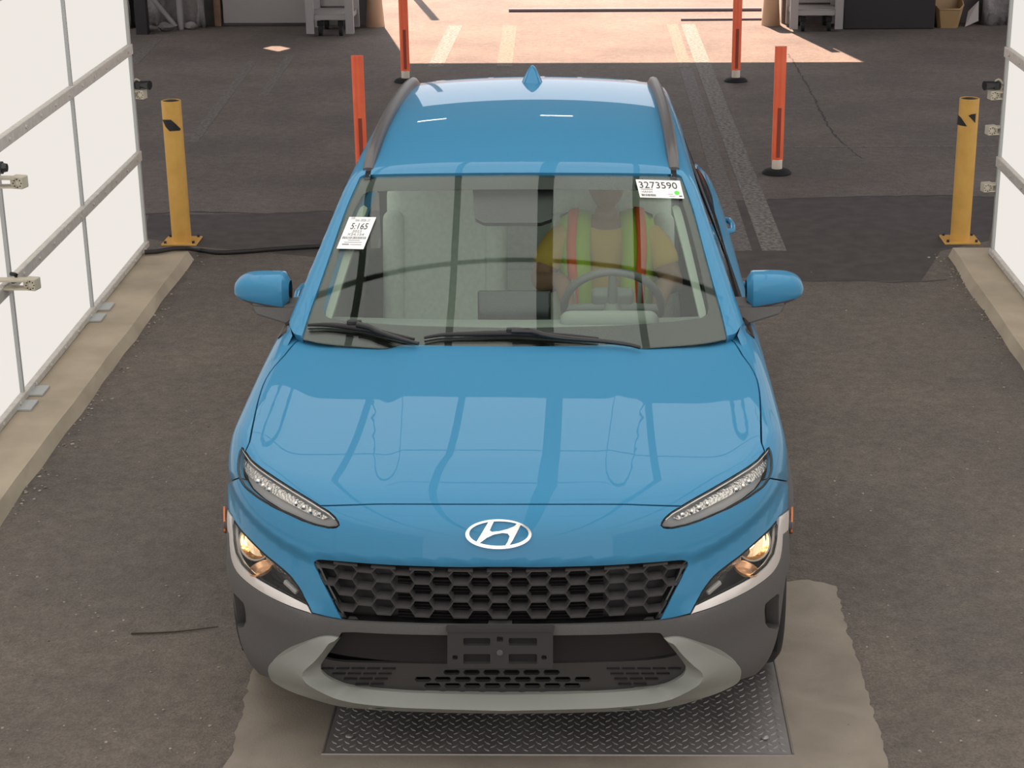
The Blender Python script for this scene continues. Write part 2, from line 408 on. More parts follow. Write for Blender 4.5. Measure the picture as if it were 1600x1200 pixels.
    if flange > 0:
        dup = {}
        ed = [k for k in E if not (mirror and onc[k[0]] and onc[k[1]])]
        acc = {}
        for i, j in ed:
            t = P3[j]-P3[i]; o = np.cross(t, N3[i]); l = np.linalg.norm(o); o = o/l if l > 1e-9 else o
            for k in (i, j): acc[k] = acc.get(k, 0)+o
        for k, o in acc.items():
            o = o/max(np.linalg.norm(o), 1e-9)
            if mirror and onc[k]: o[0] = 0
            dup[k] = len(V); V.append(P3[k]); NN.append(o); V.append(P3[k]-N3[k]*flange); NN.append(o)
        for i, j in ed: Fs.append((dup[j], dup[i], dup[i]+1, dup[j]+1))
        if thick:
            base = len(V)
            for k in range(len(P3)): V.append(P3[k]-N3[k]*flange); NN.append(-N3[k])
            Fs += [(base+t[0], base+t[2], base+t[1]) for t in T]
    V = np.array(V); NN = np.array(NN)
    if mirror:
        onv = np.abs(V[:, 0]) < 1e-5; idx = np.arange(len(V)); mp = idx.copy(); k = len(V); V2_, N2_ = [], []
        for i in range(len(V)):
            if not onv[i]: mp[i] = k; k += 1; V2_.append(V[i]*(-1, 1, 1)); N2_.append(NN[i]*(-1, 1, 1))
        Fs = Fs+[tuple(mp[list(f)][::-1]) for f in Fs]
        V = np.vstack([V, np.array(V2_)]); NN = np.vstack([NN, np.array(N2_)])
    return V, NN, Fs
def flip(data):
    V, N, F = data; return V*(-1, 1, 1), N*(-1, 1, 1), [tuple(f[::-1]) for f in F]
def panel(name, data, material, parent, **kw):
    return from_py(name, data[0], data[2], material, parent, normals=data[1], **kw)
def pair(name, data, material, parent, **kw):
    return panel(name, data, material, parent, **kw), panel(name, flip(data), material, parent, **kw)
# =================================================================== THE SETTING
# asphalt
M_ASPH = mat('asphalt', (.09, .08, .075), .88, 0, .35)
def asphalt(m):
    b = m.node_tree.nodes['Principled BSDF']; tc = nd(m, 'ShaderNodeTexCoord')
    n1 = nd(m, 'ShaderNodeTexNoise'); n1.inputs['Scale'].default_value = .9; n1.inputs['Detail'].default_value = 5; n1.inputs['Roughness'].default_value = .6
    n2 = nd(m, 'ShaderNodeTexNoise'); n2.inputs['Scale'].default_value = 14; n2.inputs['Detail'].default_value = 8; n2.inputs['Roughness'].default_value = .75
    vo = nd(m, 'ShaderNodeTexVoronoi'); vo.inputs['Scale'].default_value = 140
    for n in (n1, n2, vo): ln(m, tc, 'Object', n, 'Vector')
    r1 = nd(m, 'ShaderNodeValToRGB'); e = r1.color_ramp.elements; e[0].position = .32; e[1].position = .70
    e[0].color = (.104, .088, .080, 1); e[1].color = (.158, .134, .115, 1)
    ln(m, n1, 'Fac', r1, 'Fac')
    r2 = nd(m, 'ShaderNodeValToRGB'); e = r2.color_ramp.elements; e[0].position = .30; e[1].position = .75; e[0].color = (.72, .72, .72, 1); e[1].color = (1.25, 1.25, 1.25, 1)
    ln(m, n2, 'Fac', r2, 'Fac')
    mx = nd(m, 'ShaderNodeMixRGB', blend_type='MULTIPLY'); mx.inputs[0].default_value = 1; ln(m, r1, 'Color', mx, 1); ln(m, r2, 'Color', mx, 2)
    rv = nd(m, 'ShaderNodeValToRGB'); e = rv.color_ramp.elements; e[0].position = 0; e[1].position = 1; e[0].color = (.80, .80, .80, 1); e[1].color = (1.3, 1.28, 1.25, 1)
    ln(m, vo, 'Color', rv, 'Fac')
    m2 = nd(m, 'ShaderNodeMixRGB', blend_type='MULTIPLY'); m2.inputs[0].default_value = 1; ln(m, mx, 0, m2, 1); ln(m, rv, 'Color', m2, 2)
    ln(m, m2, 0, b, 'Base Color')
    bp = nd(m, 'ShaderNodeBump'); bp.inputs['Strength'].default_value = .5; bp.inputs['Distance'].default_value = .004
    ad = nd(m, 'ShaderNodeMath', operation='ADD'); ln(m, vo, 'Distance', ad, 0); ln(m, n2, 'Fac', ad, 1); ln(m, ad, 0, bp, 'Height'); ln(m, bp, 'Normal', b, 'Normal')
asphalt(M_ASPH)
M_CONC = mat('concrete', (.28, .24, .19), .85, 0, .3)
noisy(M_CONC, (.215, .182, .150), (.285, .245, .200), 5, 9, .4, 160, .003, stops=(.3, .68), dist=.4)
M_KERB = mat('kerb_concrete', (.4, .34, .26), .85, 0, .3); noisy(M_KERB, (.33, .275, .205), (.47, .395, .295), 3, 8, .3, 120, .003)
M_ALU = noisy(mat('aluminium', (.5, .48, .44), .5, .1, .5), (.50, .47, .43), (.62, .58, .53), 30, 3)
M_MULL = mat('mullion_grey', (.42, .43, .42), .5, .1, .5)
M_SEAM = mat('ceiling_seam', (.05, .048, .045), .7)
M_PSIDE = emitter('light_panel_side', (1.0, .945, .885), PANEL_SIDE)
M_PTOP = emitter('light_panel_top', (1.0, .975, .93), PANEL_TOP)
M_WALLB = noisy(mat('hall_wall', (.16, .15, .145), .9), (.14, .13, .13), (.22, .205, .20), 3, 6)
M_ROOFH = mat('hall_roof', (.055, .05, .05), .9)

floor = empty('floor', (0, 4, 0), 'grey asphalt floor of the hall and the yard beyond', kind='structure')
bm = bmesh.new(); vs = [bm.verts.new(p) for p in ((-40, -40, 0), (40, -40, 0), (40, 70, 0), (-40, 70, 0))]; bm.faces.new(vs)
from_bm('asphalt', bm, M_ASPH, floor)

def flat(name, poly, z, material, parent, **kw):
    bm = bmesh.new(); prism(bm, poly, 0.0, z); return from_bm(name, bm, material, parent, **kw)
# concrete pad with ragged edge
def ragged(pts, amp, step, seed):
    r = random.Random(seed); out = []
    for a, b in zip(pts[:-1], pts[1:]):
        a = np.array(a); b = np.array(b); n = max(1, int(np.linalg.norm(b-a)/step))
        for i in range(n):
            p = a+(b-a)*i/n; d = (b-a)/np.linalg.norm(b-a); nn = np.array((-d[1], d[0]))
            out.append(tuple(p+nn*r.uniform(-amp, amp)))
    out.append(tuple(pts[-1])); return out
pr_ = [onz(u, v, .004)[:2] for u, v in ((1232, 908), (1262, 906), (1287, 910), (1306, 916), (1312, 937), (1322, 980), (1345, 1040), (1362, 1107), (1375, 1145), (1389, 1205), (1420, 1330))]
pl_ = [onz(u, v, .004)[:2] for u, v in ((300, 1330), (346, 1203), (362, 1172), (378, 1110), (392, 1062), (398, 1040))]
far_ = [(pl_[-1][0]+.02, pr_[0][1]-.1), (-.3, pr_[0][1]+.05), (.4, pr_[0][1])]
flat('concrete_pad', ragged(pr_, .006, .025, 1)+ragged(pl_, .008, .025, 2)+far_, .004, M_CONC, floor, label='pale ragged-edged concrete pad')
# dark joint round the plate and the plate itself is a thing further down
# painted lines (worn) and cracks
M_LINE = mat('worn_paint', (.2, .19, .17), .85)
def worn(m, c):
    b = m.node_tree.nodes['Principled BSDF']; tc = nd(m, 'ShaderNodeTexCoord'); n = nd(m, 'ShaderNodeTexNoise'); n.inputs['Scale'].default_value = 35; n.inputs['Detail'].default_value = 8
    ln(m, tc, 'Object', n, 'Vector'); r = nd(m, 'ShaderNodeValToRGB'); r.color_ramp.elements[0].position = .38; r.color_ramp.elements[1].position = .62
    r.color_ramp.elements[0].color = (.085, .076, .07, 1); r.color_ramp.elements[1].color = (*c, 1); ln(m, n, 'Fac', r, 'Fac'); ln(m, r, 'Color', b, 'Base Color')
worn(M_LINE, (.215, .20, .175))
M_LINEY = mat('worn_yellow_paint', (.2, .16, .09), .85); worn(M_LINEY, (.19, .155, .105))
M_LINEF = mat('faint_paint', (.1, .1, .1), .85); worn(M_LINEF, (.165, .145, .130))
def paint(a, b, wd, material, name='painted_line'):
    a = np.array(a[:2]); b = np.array(b[:2]); d = (b-a)/np.linalg.norm(b-a); n = np.array((-d[1], d[0]))*wd/2
    flat(name, [a-n, b-n, b+n, a+n], .0015, material, floor)
paint(onz(1075, 38), onz(1210, 392), .15, M_LINE)
paint(onz(1071.5, 106), onz(1160, 392), .12, M_LINEF)
paint(onz(1050, 38), onz(1071, 105), .12, M_LINEY)
paint(onz(797, 40), onz(788, 104), .15, M_LINEY)
paint(onz(712, 40), onz(680, 104), .15, M_LINE)
paint(onz(1240, 230), onz(1560, 228), .05, M_LINEF)
paint(onz(395, 95), onz(300, 222), .09, M_LINEF)
paint(onz(455, 85), onz(410, 150), .09, M_LINEF)
paint(onz(245, 60), onz(196, 110), .12, M_LINEF)
M_CRACK = mat('crack_fill', (.045, .04, .04), .9)
def crack(pts, wd, seed, name='crack', m=M_CRACK):
    r = random.Random(seed); P = crom([tuple(onz(u, v)[:2]) for u, v in pts], .06); L, R_ = [], []
    for i, p in enumerate(P):
        t = P[min(i+1, len(P)-1)]-P[max(i-1, 0)]; t = t/max(np.linalg.norm(t), 1e-6); n = np.array((-t[1], t[0])); j = r.uniform(-.012, .012)
        ww = wd*r.uniform(.3, 1); L.append(p+n*(j+ww/2)); R_.append(p+n*(j-ww/2))
    V = [(*p, .0012) for p in L]+[(*p, .0012) for p in R_]; k = len(L)
    from_py(name, V, [(i, k+i, k+i+1, i+1) for i in range(k-1)], m, floor)
crack([(1232, 84), (1270, 150), (1300, 205), (1345, 248)], .022, 3)
crack([(1262, 440), (1340, 438), (1400, 441), (1480, 438)], .02, 4)
crack([(212, 337), (300, 331), (420, 334), (520, 330)], .05, 5)
crack([(1200, 312), (1330, 308), (1480, 306), (1560, 309)], .05, 6)

M_ASPH2 = noisy(mat('newer_asphalt', (.07, .06, .058), .9, 0, .3), (.062, .053, .050), (.088, .076, .071), 9, 8, .5, 140, .003)
flat('asphalt_patch', [tuple(onz(u, v)[:2]) for u, v in ((232, 336), (420, 334), (700, 326), (1000, 318), (1330, 308), (1560, 308), (1545, 376), (1470, 392), (1440, 438), (1262, 440), (1100, 430), (520, 404), (300, 384), (226, 372))], .0009, M_ASPH2, floor)
# ---- kerbs
KH = .055
def kerb(name, outer, inner, label):
    bm = bmesh.new(); n = len(outer)
    r = random.Random(len(name))
    top = [(p[0], p[1], KH) for p in outer]; bot = []
    for p, q in zip(outer, inner):
        s = 1 if p[0] < 0 else -1; bot.append((p[0]+s*.03+r.uniform(-.008, .008), p[1], 0))
    inn = [(q[0], q[1], KH) for q in inner]
    A = [bm.verts.new(p) for p in top]; B = [bm.verts.new(p) for p in bot]; C = [bm.verts.new(p) for p in inn]; D = [bm.verts.new((p[0], p[1], 0)) for p in inn]
    for i in range(n-1):
        bm.faces.new((A[i], A[i+1], B[i+1], B[i])); bm.faces.new((A[i], C[i], C[i+1], A[i+1])); bm.faces.new((C[i], D[i], D[i+1], C[i+1]))
    bm.faces.new((A[0], B[0], D[0], C[0])); bm.faces.new((A[-1], C[-1], D[-1], B[-1]))
    return from_bm(name, bm, M_KERB, None, label=label, kind='structure')
def seq(a, b, n=60): a = np.array(a); b = np.array(b); return [a+(b-a)*i/n for i in range(n+1)]
def wob(L, amp, seed):
    r = random.Random(seed); k = 0.0; out = []
    for p in L: k = .7*k+r.uniform(-amp, amp); out.append((p[0]+k, p[1]))
    return out
kl0 = onz(294, 392, KH)[:2]; kl1 = onz(0, 781, KH)[:2]; kd = (kl1-kl0)/np.linalg.norm(kl1-kl0)
kr0 = onz(1488, 387, KH)[:2]; kr1 = onz(1600, 549, KH)[:2]; ke = (kr1-kr0)/np.linalg.norm(kr1-kr0)
kerb('trim_1', wob(seq(kl0, kl0+kd*13.4), .004, 1), [(p[0]-.62, p[1]) for p in seq(kl0, kl0+kd*13.4)], 'beige concrete kerb along the left light wall')
kerb('trim_2', wob(seq(kr0, kr0+ke*13.4), .004, 2), [(p[0]+.62, p[1]) for p in seq(kr0, kr0+ke*13.4)], 'beige concrete kerb along the right light wall')

# ---- light walls: translucent lit panels between rails and mullions
WL0 = onz(228, 386, KH); WL1 = onz(0, 668, KH); DL = (WL1-WL0)/np.linalg.norm(WL1-WL0)
WR0 = onz(1551, 398, KH); DR = np.array((0.004, -1.0, 0)); DR /= np.linalg.norm(DR)
BAY, ROWS, NB = 1.355, [KH, .622, 1.262, 1.90, 2.54, 3.18], 10
UPZ = np.array((0, 0, 1.0))
def obox(bm, c, ax, ay, az, sx, sy, sz, bev=0.0):
    R_ = Matrix((ax, ay, az)).transposed().to_3x3(); box(bm, Vector(c), (sx, sy, sz), R_, bev)
def light_wall(name, P0, D, inward, label):
    root = empty(name, tuple(P0), label, kind='structure')
    I = np.array(inward, float); Dv, Iv, Uv = Vector(D), Vector(I), Vector(UPZ)
    for j in range(NB):
        for i in range(len(ROWS)-1):
            z0, z1 = ROWS[i], ROWS[i+1]; c = P0+D*((j+.5)*BAY)+UPZ*((z0+z1)/2-P0[2])-I*.012
            bm = bmesh.new(); obox(bm, c, Dv, Iv, Uv, BAY-.02, .012, z1-z0-.02); from_bm('light_panel', bm, M_PSIDE, root)
    for i, z in enumerate(ROWS):
        bm = bmesh.new(); h = .06 if i else .035
        obox(bm, P0+D*(NB*BAY/2)+UPZ*(z-P0[2]+(0 if i else .02))+I*.004, Dv, Iv, Uv, NB*BAY+.02, .035, h, .004)
        r = from_bm('rail', bm, M_ALU, root)
        bm = bmesh.new()
        for k in range(int(NB*BAY/.27)):
            p = P0+D*(k*.27+.12)+UPZ*(z-P0[2]+(0 if i else .02))+I*.022; cyl(bm, Vector(p), Vector(p+I*.006), .009, seg=8)
        from_bm('rail_screws', bm, M_ALU, r, kind='stuff')
    for j in range(NB+1):
        bm = bmesh.new(); obox(bm, P0+D*(j*BAY)+UPZ*((ROWS[0]+ROWS[-1])/2-P0[2])-I*.004, Dv, Iv, Uv, .022 if j else .03, .03, ROWS[-1]-ROWS[0]); from_bm('mullion', bm, M_MULL, root)
    bm = bmesh.new(); obox(bm, P0+D*(NB*BAY/2)+UPZ*((ROWS[0]+ROWS[-1])/2-P0[2])-I*.10, Dv, Iv, Uv, NB*BAY, .02, ROWS[-1]-ROWS[0]); from_bm('backing', bm, M_MULL, root)
    # feet under the bottom rail, on the kerb
    for j in range(1, 5):
        for dd in (-.10, .10):
            bm = bmesh.new(); p = P0+D*(j*BAY+dd)+I*.05+UPZ*.006; obox(bm, p, Dv, Iv, Uv, .13, .07, .012, .003); from_bm('foot_plate', bm, M_MULL, root)
    return root
light_wall('wall_left', WL0, DL, (1, 0, 0), 'tall wall of glowing white panels in grey rails on the left')
light_wall('wall_right', WR0, DR, (-1, 0, 0), 'tall wall of glowing white panels in grey rails on the right')

# ---- lit ceiling over the lane: shallow vault of the same panels
def ceiling_tunnel():
    root = empty('ceiling', (.1, 0, 3.18), 'vaulted ceiling of glowing white panels over the lane', kind='structure')
    xs = CEIL_X; zs = [3.18+CEIL_RISE*(1-((x-.1)/2.62)**2) for x in xs]
    ys = CEIL_Y
    for a in range(len(xs)-1):
        p = np.array((xs[a], zs[a])); q = np.array((xs[a+1], zs[a+1])); t = (q-p)/np.linalg.norm(q-p)
        p2 = p+t*CEIL_W[a]; q2 = q-t*CEIL_W[a+1]
        for b in range(len(ys)-1):
            y0, y1 = ys[b]+.022, ys[b+1]-.022
            V = [(p2[0], y0, p2[1]), (q2[0], y0, q2[1]), (q2[0], y1, q2[1]), (p2[0], y1, p2[1])]
            from_py('light_panel', V+[(x, y, z+.012) for x, y, z in V], [(0, 1, 2, 3), (7, 6, 5, 4), (0, 4, 5, 1), (1, 5, 6, 2), (2, 6, 7, 3), (3, 7, 4, 0)], M_PTOP, root)
    n = len(xs); V = [(x, ys[0], z+.05) for x, z in zip(xs, zs)]+[(x, ys[-1], z+.05) for x, z in zip(xs, zs)]
    V += [(x, y, z+.03) for x, y, z in V]
    F = [(i, i+1, n+i+1, n+i) for i in range(n-1)]+[(2*n+i, 3*n+i, 3*n+i+1, 2*n+i+1) for i in range(n-1)]
    from_py('backing', V, F, M_SEAM, root)
    for a in range(n):
        bm = bmesh.new(); box(bm, Vector((xs[a], (ys[0]+ys[-1])/2, zs[a]+.012)), (max(CEIL_W[a]*2-.004, .01), ys[-1]-ys[0], .03)); from_bm('rib', bm, M_SEAM, root)
    return root
CEIL_X = [-2.52, -1.86, -1.20, -.55, .10, .76, 1.40, 2.05, 2.72]
CEIL_W = [.02, .026, .026, .026, .058, .026, .026, .026, .02]
CEIL_RISE = .42
CEIL_Y = [-7.4, -6.05, -4.7, -3.35, -2.0, -.62, .75, 2.16, 3.72, 4.85]
ceiling_tunnel()

# ---- the dark hall around it
YB = 15.5
def slab(name, lo, hi, material, label, parent=None, kind='structure'):
    bm = bmesh.new(); lo = Vector(lo); hi = Vector(hi); box(bm, (lo+hi)/2, hi-lo); return from_bm(name, bm, material, parent, label=label, kind=kind)
DXL, DXR = -2.06, 2.36
hb = empty('wall_back', (0, YB, 0), 'dim hall wall with a wide open gateway to the sunlit yard', kind='structure')
slab('wall_section', (DXR, YB, 0), (6.5, YB+.12, DOOR_H), M_WALLB, None, hb, None)
slab('lintel', (-6.5, YB, DOOR_H), (6.5, YB+.12, 6.2), M_WALLB, None, hb, None)
# left section with a diamond-shaped hole that lets one patch of sun through
dz_c = onz(432, 76); kk = (YB-dz_c[1])/abs(_sd[1]); hx = dz_c[0]-_sd[0]*kk; hz = -_sd[2]*kk
outer_ = [(-6.5, 0), (DXL, 0), (DXL, DOOR_H), (-6.5, DOOR_H)]; hole_ = [(hx-.155, hz), (hx, hz-.33), (hx+.155, hz), (hx, hz+.33)]
res_ = delaunay_2d_cdt([Vector(p) for p in outer_+hole_], [(0, 1), (1, 2), (2, 3), (3, 0), (4, 5), (5, 6), (6, 7), (7, 4)], [], 0, 1e-6)
vv_ = [(p.x, YB+.02, p.y) for p in res_[0]]; ff_ = []
for f in res_[2]:
    c_ = np.mean([[res_[0][i].x, res_[0][i].y] for i in f], 0)
    if not inpoly(np.array([c_]), np.array(hole_))[0]: ff_.append(f)
o_ = from_py('wall_section', vv_, ff_, M_WALLB, hb); md = o_.modifiers.new('thick', 'SOLIDIFY'); md.thickness = .04; md.offset = 0
def open_side(name, x, label):
    """low parapet, posts and an eave beam; daylight comes in between"""
    root = empty(name, (x, 3, 0), label, kind='structure')  # sides out of view, opened up to brighten the hall floor
    slab('parapet', (x-.06, -10, 0), (x+.06, YB+.1, .6), M_WALLB, None, root, None)
    slab('eave_beam', (x-.06, -10, 5.6), (x+.06, YB+.1, 6.2), M_WALLB, None, root, None)
    for k in range(7): y = -9.9+k*4.2; slab('post', (x-.1, y-.1, .6), (x+.1, y+.1, 5.6), M_WALLB, None, root, None)
open_side('wall_far_left', -6.45, 'unseen side of the hall opened for added daylight, with posts and a low wall, far left')
open_side('wall_far_right', 6.45, 'unseen side of the hall opened for added daylight, with posts and a low wall, far right')
wf = empty('wall_front', (0, -10, 0), 'unseen end wall of the hall behind the camera, its open gateway enlarged for more light', kind='structure')
slab('wall_section', (-6.5, -10.1, 0), (-4.2, -10, 6.2), M_WALLB, None, wf, None)  # gateway out of view, enlarged so more sky lights the car nose
slab('wall_section', (4.4, -10.1, 0), (6.5, -10, 6.2), M_WALLB, None, wf, None)
slab('lintel', (-4.2, -10.1, 5.3), (4.4, -10, 6.2), M_WALLB, None, wf, None)
hr = slab('ceiling_hall', (-6.55, -10.1, 6.2), (6.55, YB+.12, 6.3), M_ROOFH, 'dark roof of the hall')
# =================================================================== THE CAR
car = empty('car', (0, 2.1, 0), 'bright blue compact crossover car with grey lower cladding and black grille', 'car')
car['category'] = 'car'
WHY, WHY2, WHZ = .86, 3.46, .335
def ARC(r, a0, a1, cy=WHY, n=None, F=Flow):
    n = n or max(3, int(abs(a1-a0)/5)+1); A = np.radians(np.linspace(a0, a1, n))
    return SID([(cy+r*math.cos(a), WHZ+r*math.sin(a)) for a in A], .2, F)
H_REAR = [(815, 541), (870, 540.4), (950, 538.4), (1030, 534.4), (1100, 528.4), (1130, 524)]
H_SIDE = [(1130, 524), (1147.5, 535), (1160, 555), (1172.5, 572), (1182.5, 592), (1187.5, 620), (1189, 660), (1190, 692), (1195, 706)]
DRL_UP = [(1195, 706), (1185, 717.5), (1170, 729), (1140, 747.5), (1110, 765), (1080, 782), (1065, 791)]
SHUT = [(1065, 791), (1030, 790), (1005, 789.2), (980, 788.2), (940, 788), (860, 788), (800, 788)]
hood = panel('hood', patch([CEN(788, 541.3, 30, Flow), PXC(H_REAR, 8, Flow), PXC(H_SIDE, 8, Flow), PXC(DRL_UP, 8, Flow), PXC(SHUT, 8, Flow)], PROJ_CAM, .022, .0028, F=Flow), M_PAINT, car)
# --- nose
DRL_TIP = [(1065, 791), (1050, 800), (1039.5, 809), (1034, 816.5), (1033, 821), (1036.5, 824.2), (1050, 825.5), (1072.5, 821), (1095, 813.5), (1140, 794), (1170, 777.5), (1192.5, 761), (1203, 747.5)]
HL_UP = [(1216, 808), (1213.5, 814), (1201.5, 828), (1186.5, 841.5), (1159.5, 865.5), (1134, 885), (1116, 900), (1104, 915), (1095, 930), (1086, 945.5)]
GR_TOP = [(800, 886.5), (850, 887), (950, 884), (1025, 879), (1060, 876.2)]
GR_COR = [(1060, 876.2), (1069, 876.5), (1074, 880), (1073, 886), (1068, 895)]
GR_SIDE = [(1068, 895), (1050, 931), (1031, 969)]
NOSE_TIP = [(1031, 969), (1055, 965), (1079, 959)]
seamtop = hitpx([(1203, 747.5)], Flow); seam = ARC(.44, 117, 131)
nose = panel('front_bumper', patch([CEN(788, 886.5, 16, Flow)[::-1], PXC(SHUT[::-1], 8, Flow), PXC(DRL_TIP, 5, Flow), seamtop, seam, PXC(HL_UP, 5, Flow), PXC([(1086, 945.5), (1079, 959)], 5, Flow), PXC(NOSE_TIP[::-1], 6, Flow), PXC(GR_SIDE[::-1], 6, Flow), PXC(GR_COR[::-1], 3, Flow), PXC(GR_TOP[::-1], 8, Flow)],
    PROJ_FR, .018, .0022, F=Flow, flange=.03), M_PAINT, car)
# --- front fender
door_f = SID([(1.30, .34), (1.285, .60), (1.29, .80), (1.31, .93), (1.33, .985)], .04, Flow)
pilbase = PXC([(1158, 512), (1145, 519), (1130, 524)], 4, Flow)
PROJ_FE = Persp((3.0, -.4, 2.3), (.8, .8, .75))
pair('front_fender', patch([PXC(H_SIDE, 8, Flow), PXC([(1195, 706), (1202, 699), (1205, 705.5), (1207, 717.5), (1207, 734), (1203, 747.5)], 4, Flow), ARC(.44, 117, 4), SID([(1.30, .36)], F=Flow) if False else door_f, pilbase], PROJ_FE, .025, .0026, F=Flow, mirror=False), M_PAINT, car)
# --- white trim below the headlamp
HL_LO = [(1086, 946.5), (1117.5, 931.5), (1147.5, 916.5), (1177.5, 900), (1197, 883.5), (1209, 865.5), (1213.5, 844.5), (1215, 822), (1216, 808)]
TR_OUT = [(1079, 959.5), (1110, 949.5), (1147.5, 933), (1177.5, 916.5), (1203, 897), (1215.5, 877.5), (1220, 857), (1221.5, 835)]
pair('lamp_trim', patch([PXC(HL_LO, 4, Flow), ARC(.44, 131, 140), PXC(TR_OUT[::-1], 4, Flow)], PROJ_FR, .02, .001, offset=.004, F=Flow, mirror=False, flange=.02), M_SATIN, car)
# --- grey lower cladding
BAR_LO = [(800, 989.5), (870, 989.3), (950, 988), (1010, 985.5), (1030, 986.5)]
SK_TOP = [(1036, 994), (1050, 991.5), (1066, 993), (1087.5, 1001.5), (1110, 1013.5), (1140, 1029.5), (1150.5, 1037.5), (1154, 1045.5), (1153, 1054.5), (1149.5, 1062)]
GR_BOT = [(800, 975.5), (870, 975), (950, 973), (1000, 971), (1031, 969)]
clad_low = np.vstack([hitpx([(1149.5, 1062)], Flow), SID([(.33, .215), (.40, .21), (.475, .22)], .03, Flow)])
clad_data = patch([CEN(975.5, 989.5, 5, Flow), PXC(BAR_LO, 8, Flow), PXC(SK_TOP, 5, Flow), clad_low, ARC(.385, 197, 140), ARC(.44, 140, 139.5), PXC(TR_OUT[::-1], 5, Flow), PXC(NOSE_TIP[::-1], 6, Flow), PXC(GR_BOT[::-1], 8, Flow)],
    PROJ_LO, .018, .001, offset=.006, F=Flow, flange=.04, holes=[[PXC([(1192.5, 942), (1199, 935), (1211, 927), (1214.5, 930), (1214.5, 978), (1212, 982), (1201, 981), (1196, 972), (1192.5, 942)], 3, Flow, smooth=False)[:-1]]],
    bulge=lambda P: -.030*np.exp(-((np.abs(P[:, 0])-.68)/.10)**2-((P[:, 2]-.40)/.075)**2)+.008*np.exp(-((P[:, 2]-.52)/.03)**2))
panel('bumper_cladding', clad_data, M_CLAD, car)
# fog vents: dark recess behind each opening, with a thin vertical blade
Fv = shifted(Flow, (-.03, .035, 0))
fv = patch([PXC([(1188, 938), (1199, 930), (1213, 921), (1219, 926), (1219, 984), (1212, 990), (1199, 988), (1190, 972), (1188, 938)], 3, Flow, smooth=False)[:-1]], PROJ_LO, .03, 0, offset=-.035, F=Flow, mirror=False, flange=.005)
a_, b_ = pair('fog_vent', fv, M_BLACK, car)
for s_, par in ((1, a_), (-1, b_)):
    p0 = hitpx([(1206, 938)], Flow)[0]; p1 = hitpx([(1205, 976)], Flow)[0]; bm = bmesh.new()
    tube(bm, [(s_*(p0[0]-.02), p0[1]+.02, p0[2]), (s_*(p1[0]-.028), p1[1]+.015, (p0[2]+p1[2])/2), (s_*(p1[0]-.02), p1[1]+.02, p1[2])], .006, 8); from_bm('vent_blade', bm, M_GRILLE, par, 40)
# --- silver skid plate: lofted from outer edge over a ridge to the inner edge
def resamp(P, n):
    d = np.r_[0, np.cumsum(np.linalg.norm(np.diff(P, axis=0), axis=1))]; t = np.linspace(0, d[-1], n); return np.stack([np.interp(t, d, P[:, k]) for k in range(3)], -1)
def loft(name, curves, material, parent, n=70, sub=4, mirror=True, smooth=35, cap=True):
    C = [resamp(np.asarray(c, float), n) for c in curves]; rows = []
    for i in range(len(C)-1):
        for k in range(sub): rows.append(C[i]+(C[i+1]-C[i])*k/sub)
    rows.append(C[-1]); R_ = np.array(rows); m = len(R_); bm = bmesh.new()
    for sg in ((1, -1) if mirror else (1,)):
        G = [[bm.verts.new((p[0]*sg, p[1], p[2])) for p in r] for r in R_]
        for i in range(m-1):
            for j in range(n-1): bm.faces.new((G[i][j], G[i][j+1], G[i+1][j+1], G[i+1][j]))
    bmesh.ops.remove_doubles(bm, verts=bm.verts, dist=.0004)
    return from_bm(name, bm, material, parent, smooth)
SK_OUT = SK_TOP+[(1125, 1075), (1095, 1085.5), (1057.5, 1096.5), (1020, 1102), (960, 1105.5), (880, 1108)]
SK_RID = [(1040, 995), (1052, 1001), (1066, 1016), (1080, 1032), (1091, 1045), (1093, 1051), (1087, 1061), (1070, 1071.5), (1045, 1081), (1010, 1088), (950, 1093.5), (880, 1096)]
SK_INN = [(1036, 995.5), (1044, 1005), (1057.5, 1021.5), (1067, 1034), (1071.5, 1041), (1072, 1046), (1069, 1053), (1062, 1059.5), (1050, 1066.5), (1035, 1072), (1015, 1076.5), (950, 1082), (880, 1084.5)]
def offs(P, d, F=Flow):
    Q = P+grad(P, F)*d; Q[np.abs(P[:, 0]) < 1e-6, 0] = 0; return Q
def withc(px, v, F=Flow):
    c = CEN(v, v, 1, F); P = PXC(px, 4, F); return np.vstack([P, c])
so = withc(SK_OUT, 1109); sr = withc(SK_RID, 1098); si = withc(SK_INN, 1085.5, shifted(Flow, (0, .028, 0)))
under = offs(so, .004)+np.array((0, .10, .0)); under[:, 2] = np.minimum(under[:, 2], so[:, 2]+.01)
loft('skid_plate', [under, offs(so, .002), offs(so, .012)*1.0, offs(sr, .026), si, si+(0, .03, .004)], M_SKID, car, 90, 4, True, 22)
# --- recessed lower opening: plain black upper panel and slotted lower mesh
Fr = shifted(Flow, (0, .045, 0))
low_up = [(800, 1037), (870, 1037), (950, 1034), (1020, 1027), (1062, 1020)]
slots = []
for v, u0, n in ((1050.5, 693, 6), (1061.5, 648, 9), (1071.5, 663, 8)):
    for k in range(n): slots.append((u0+k*31.2, v))
rec_up = panel('bumper_recess', patch([CEN(978, 1037, 8, Fr), PXC(low_up, 8, Fr), PXC([(1062, 1020), (1078, 1000), (1070, 985), (1030, 980)], 6, Fr), PXC([(1030, 980), (950, 980), (800, 979)], 10, Fr)], PROJ_LO, .04, 0, F=Fr, flange=.01), M_BLACK, car)
Fs_ = shifted(Flow, (0, .040, 0))
def rrect(u0, v0, u1, v1, r=3): return [(u0+r, v0), (u1-r, v0), (u1, v0+r), (u1, v1-r), (u1-r, v1), (u0+r, v1), (u0, v1-r), (u0, v0+r)]
slh = [[hitpx(rrect(u, v-4, u+25.5, v+4), Fs_)] for u, v in slots]
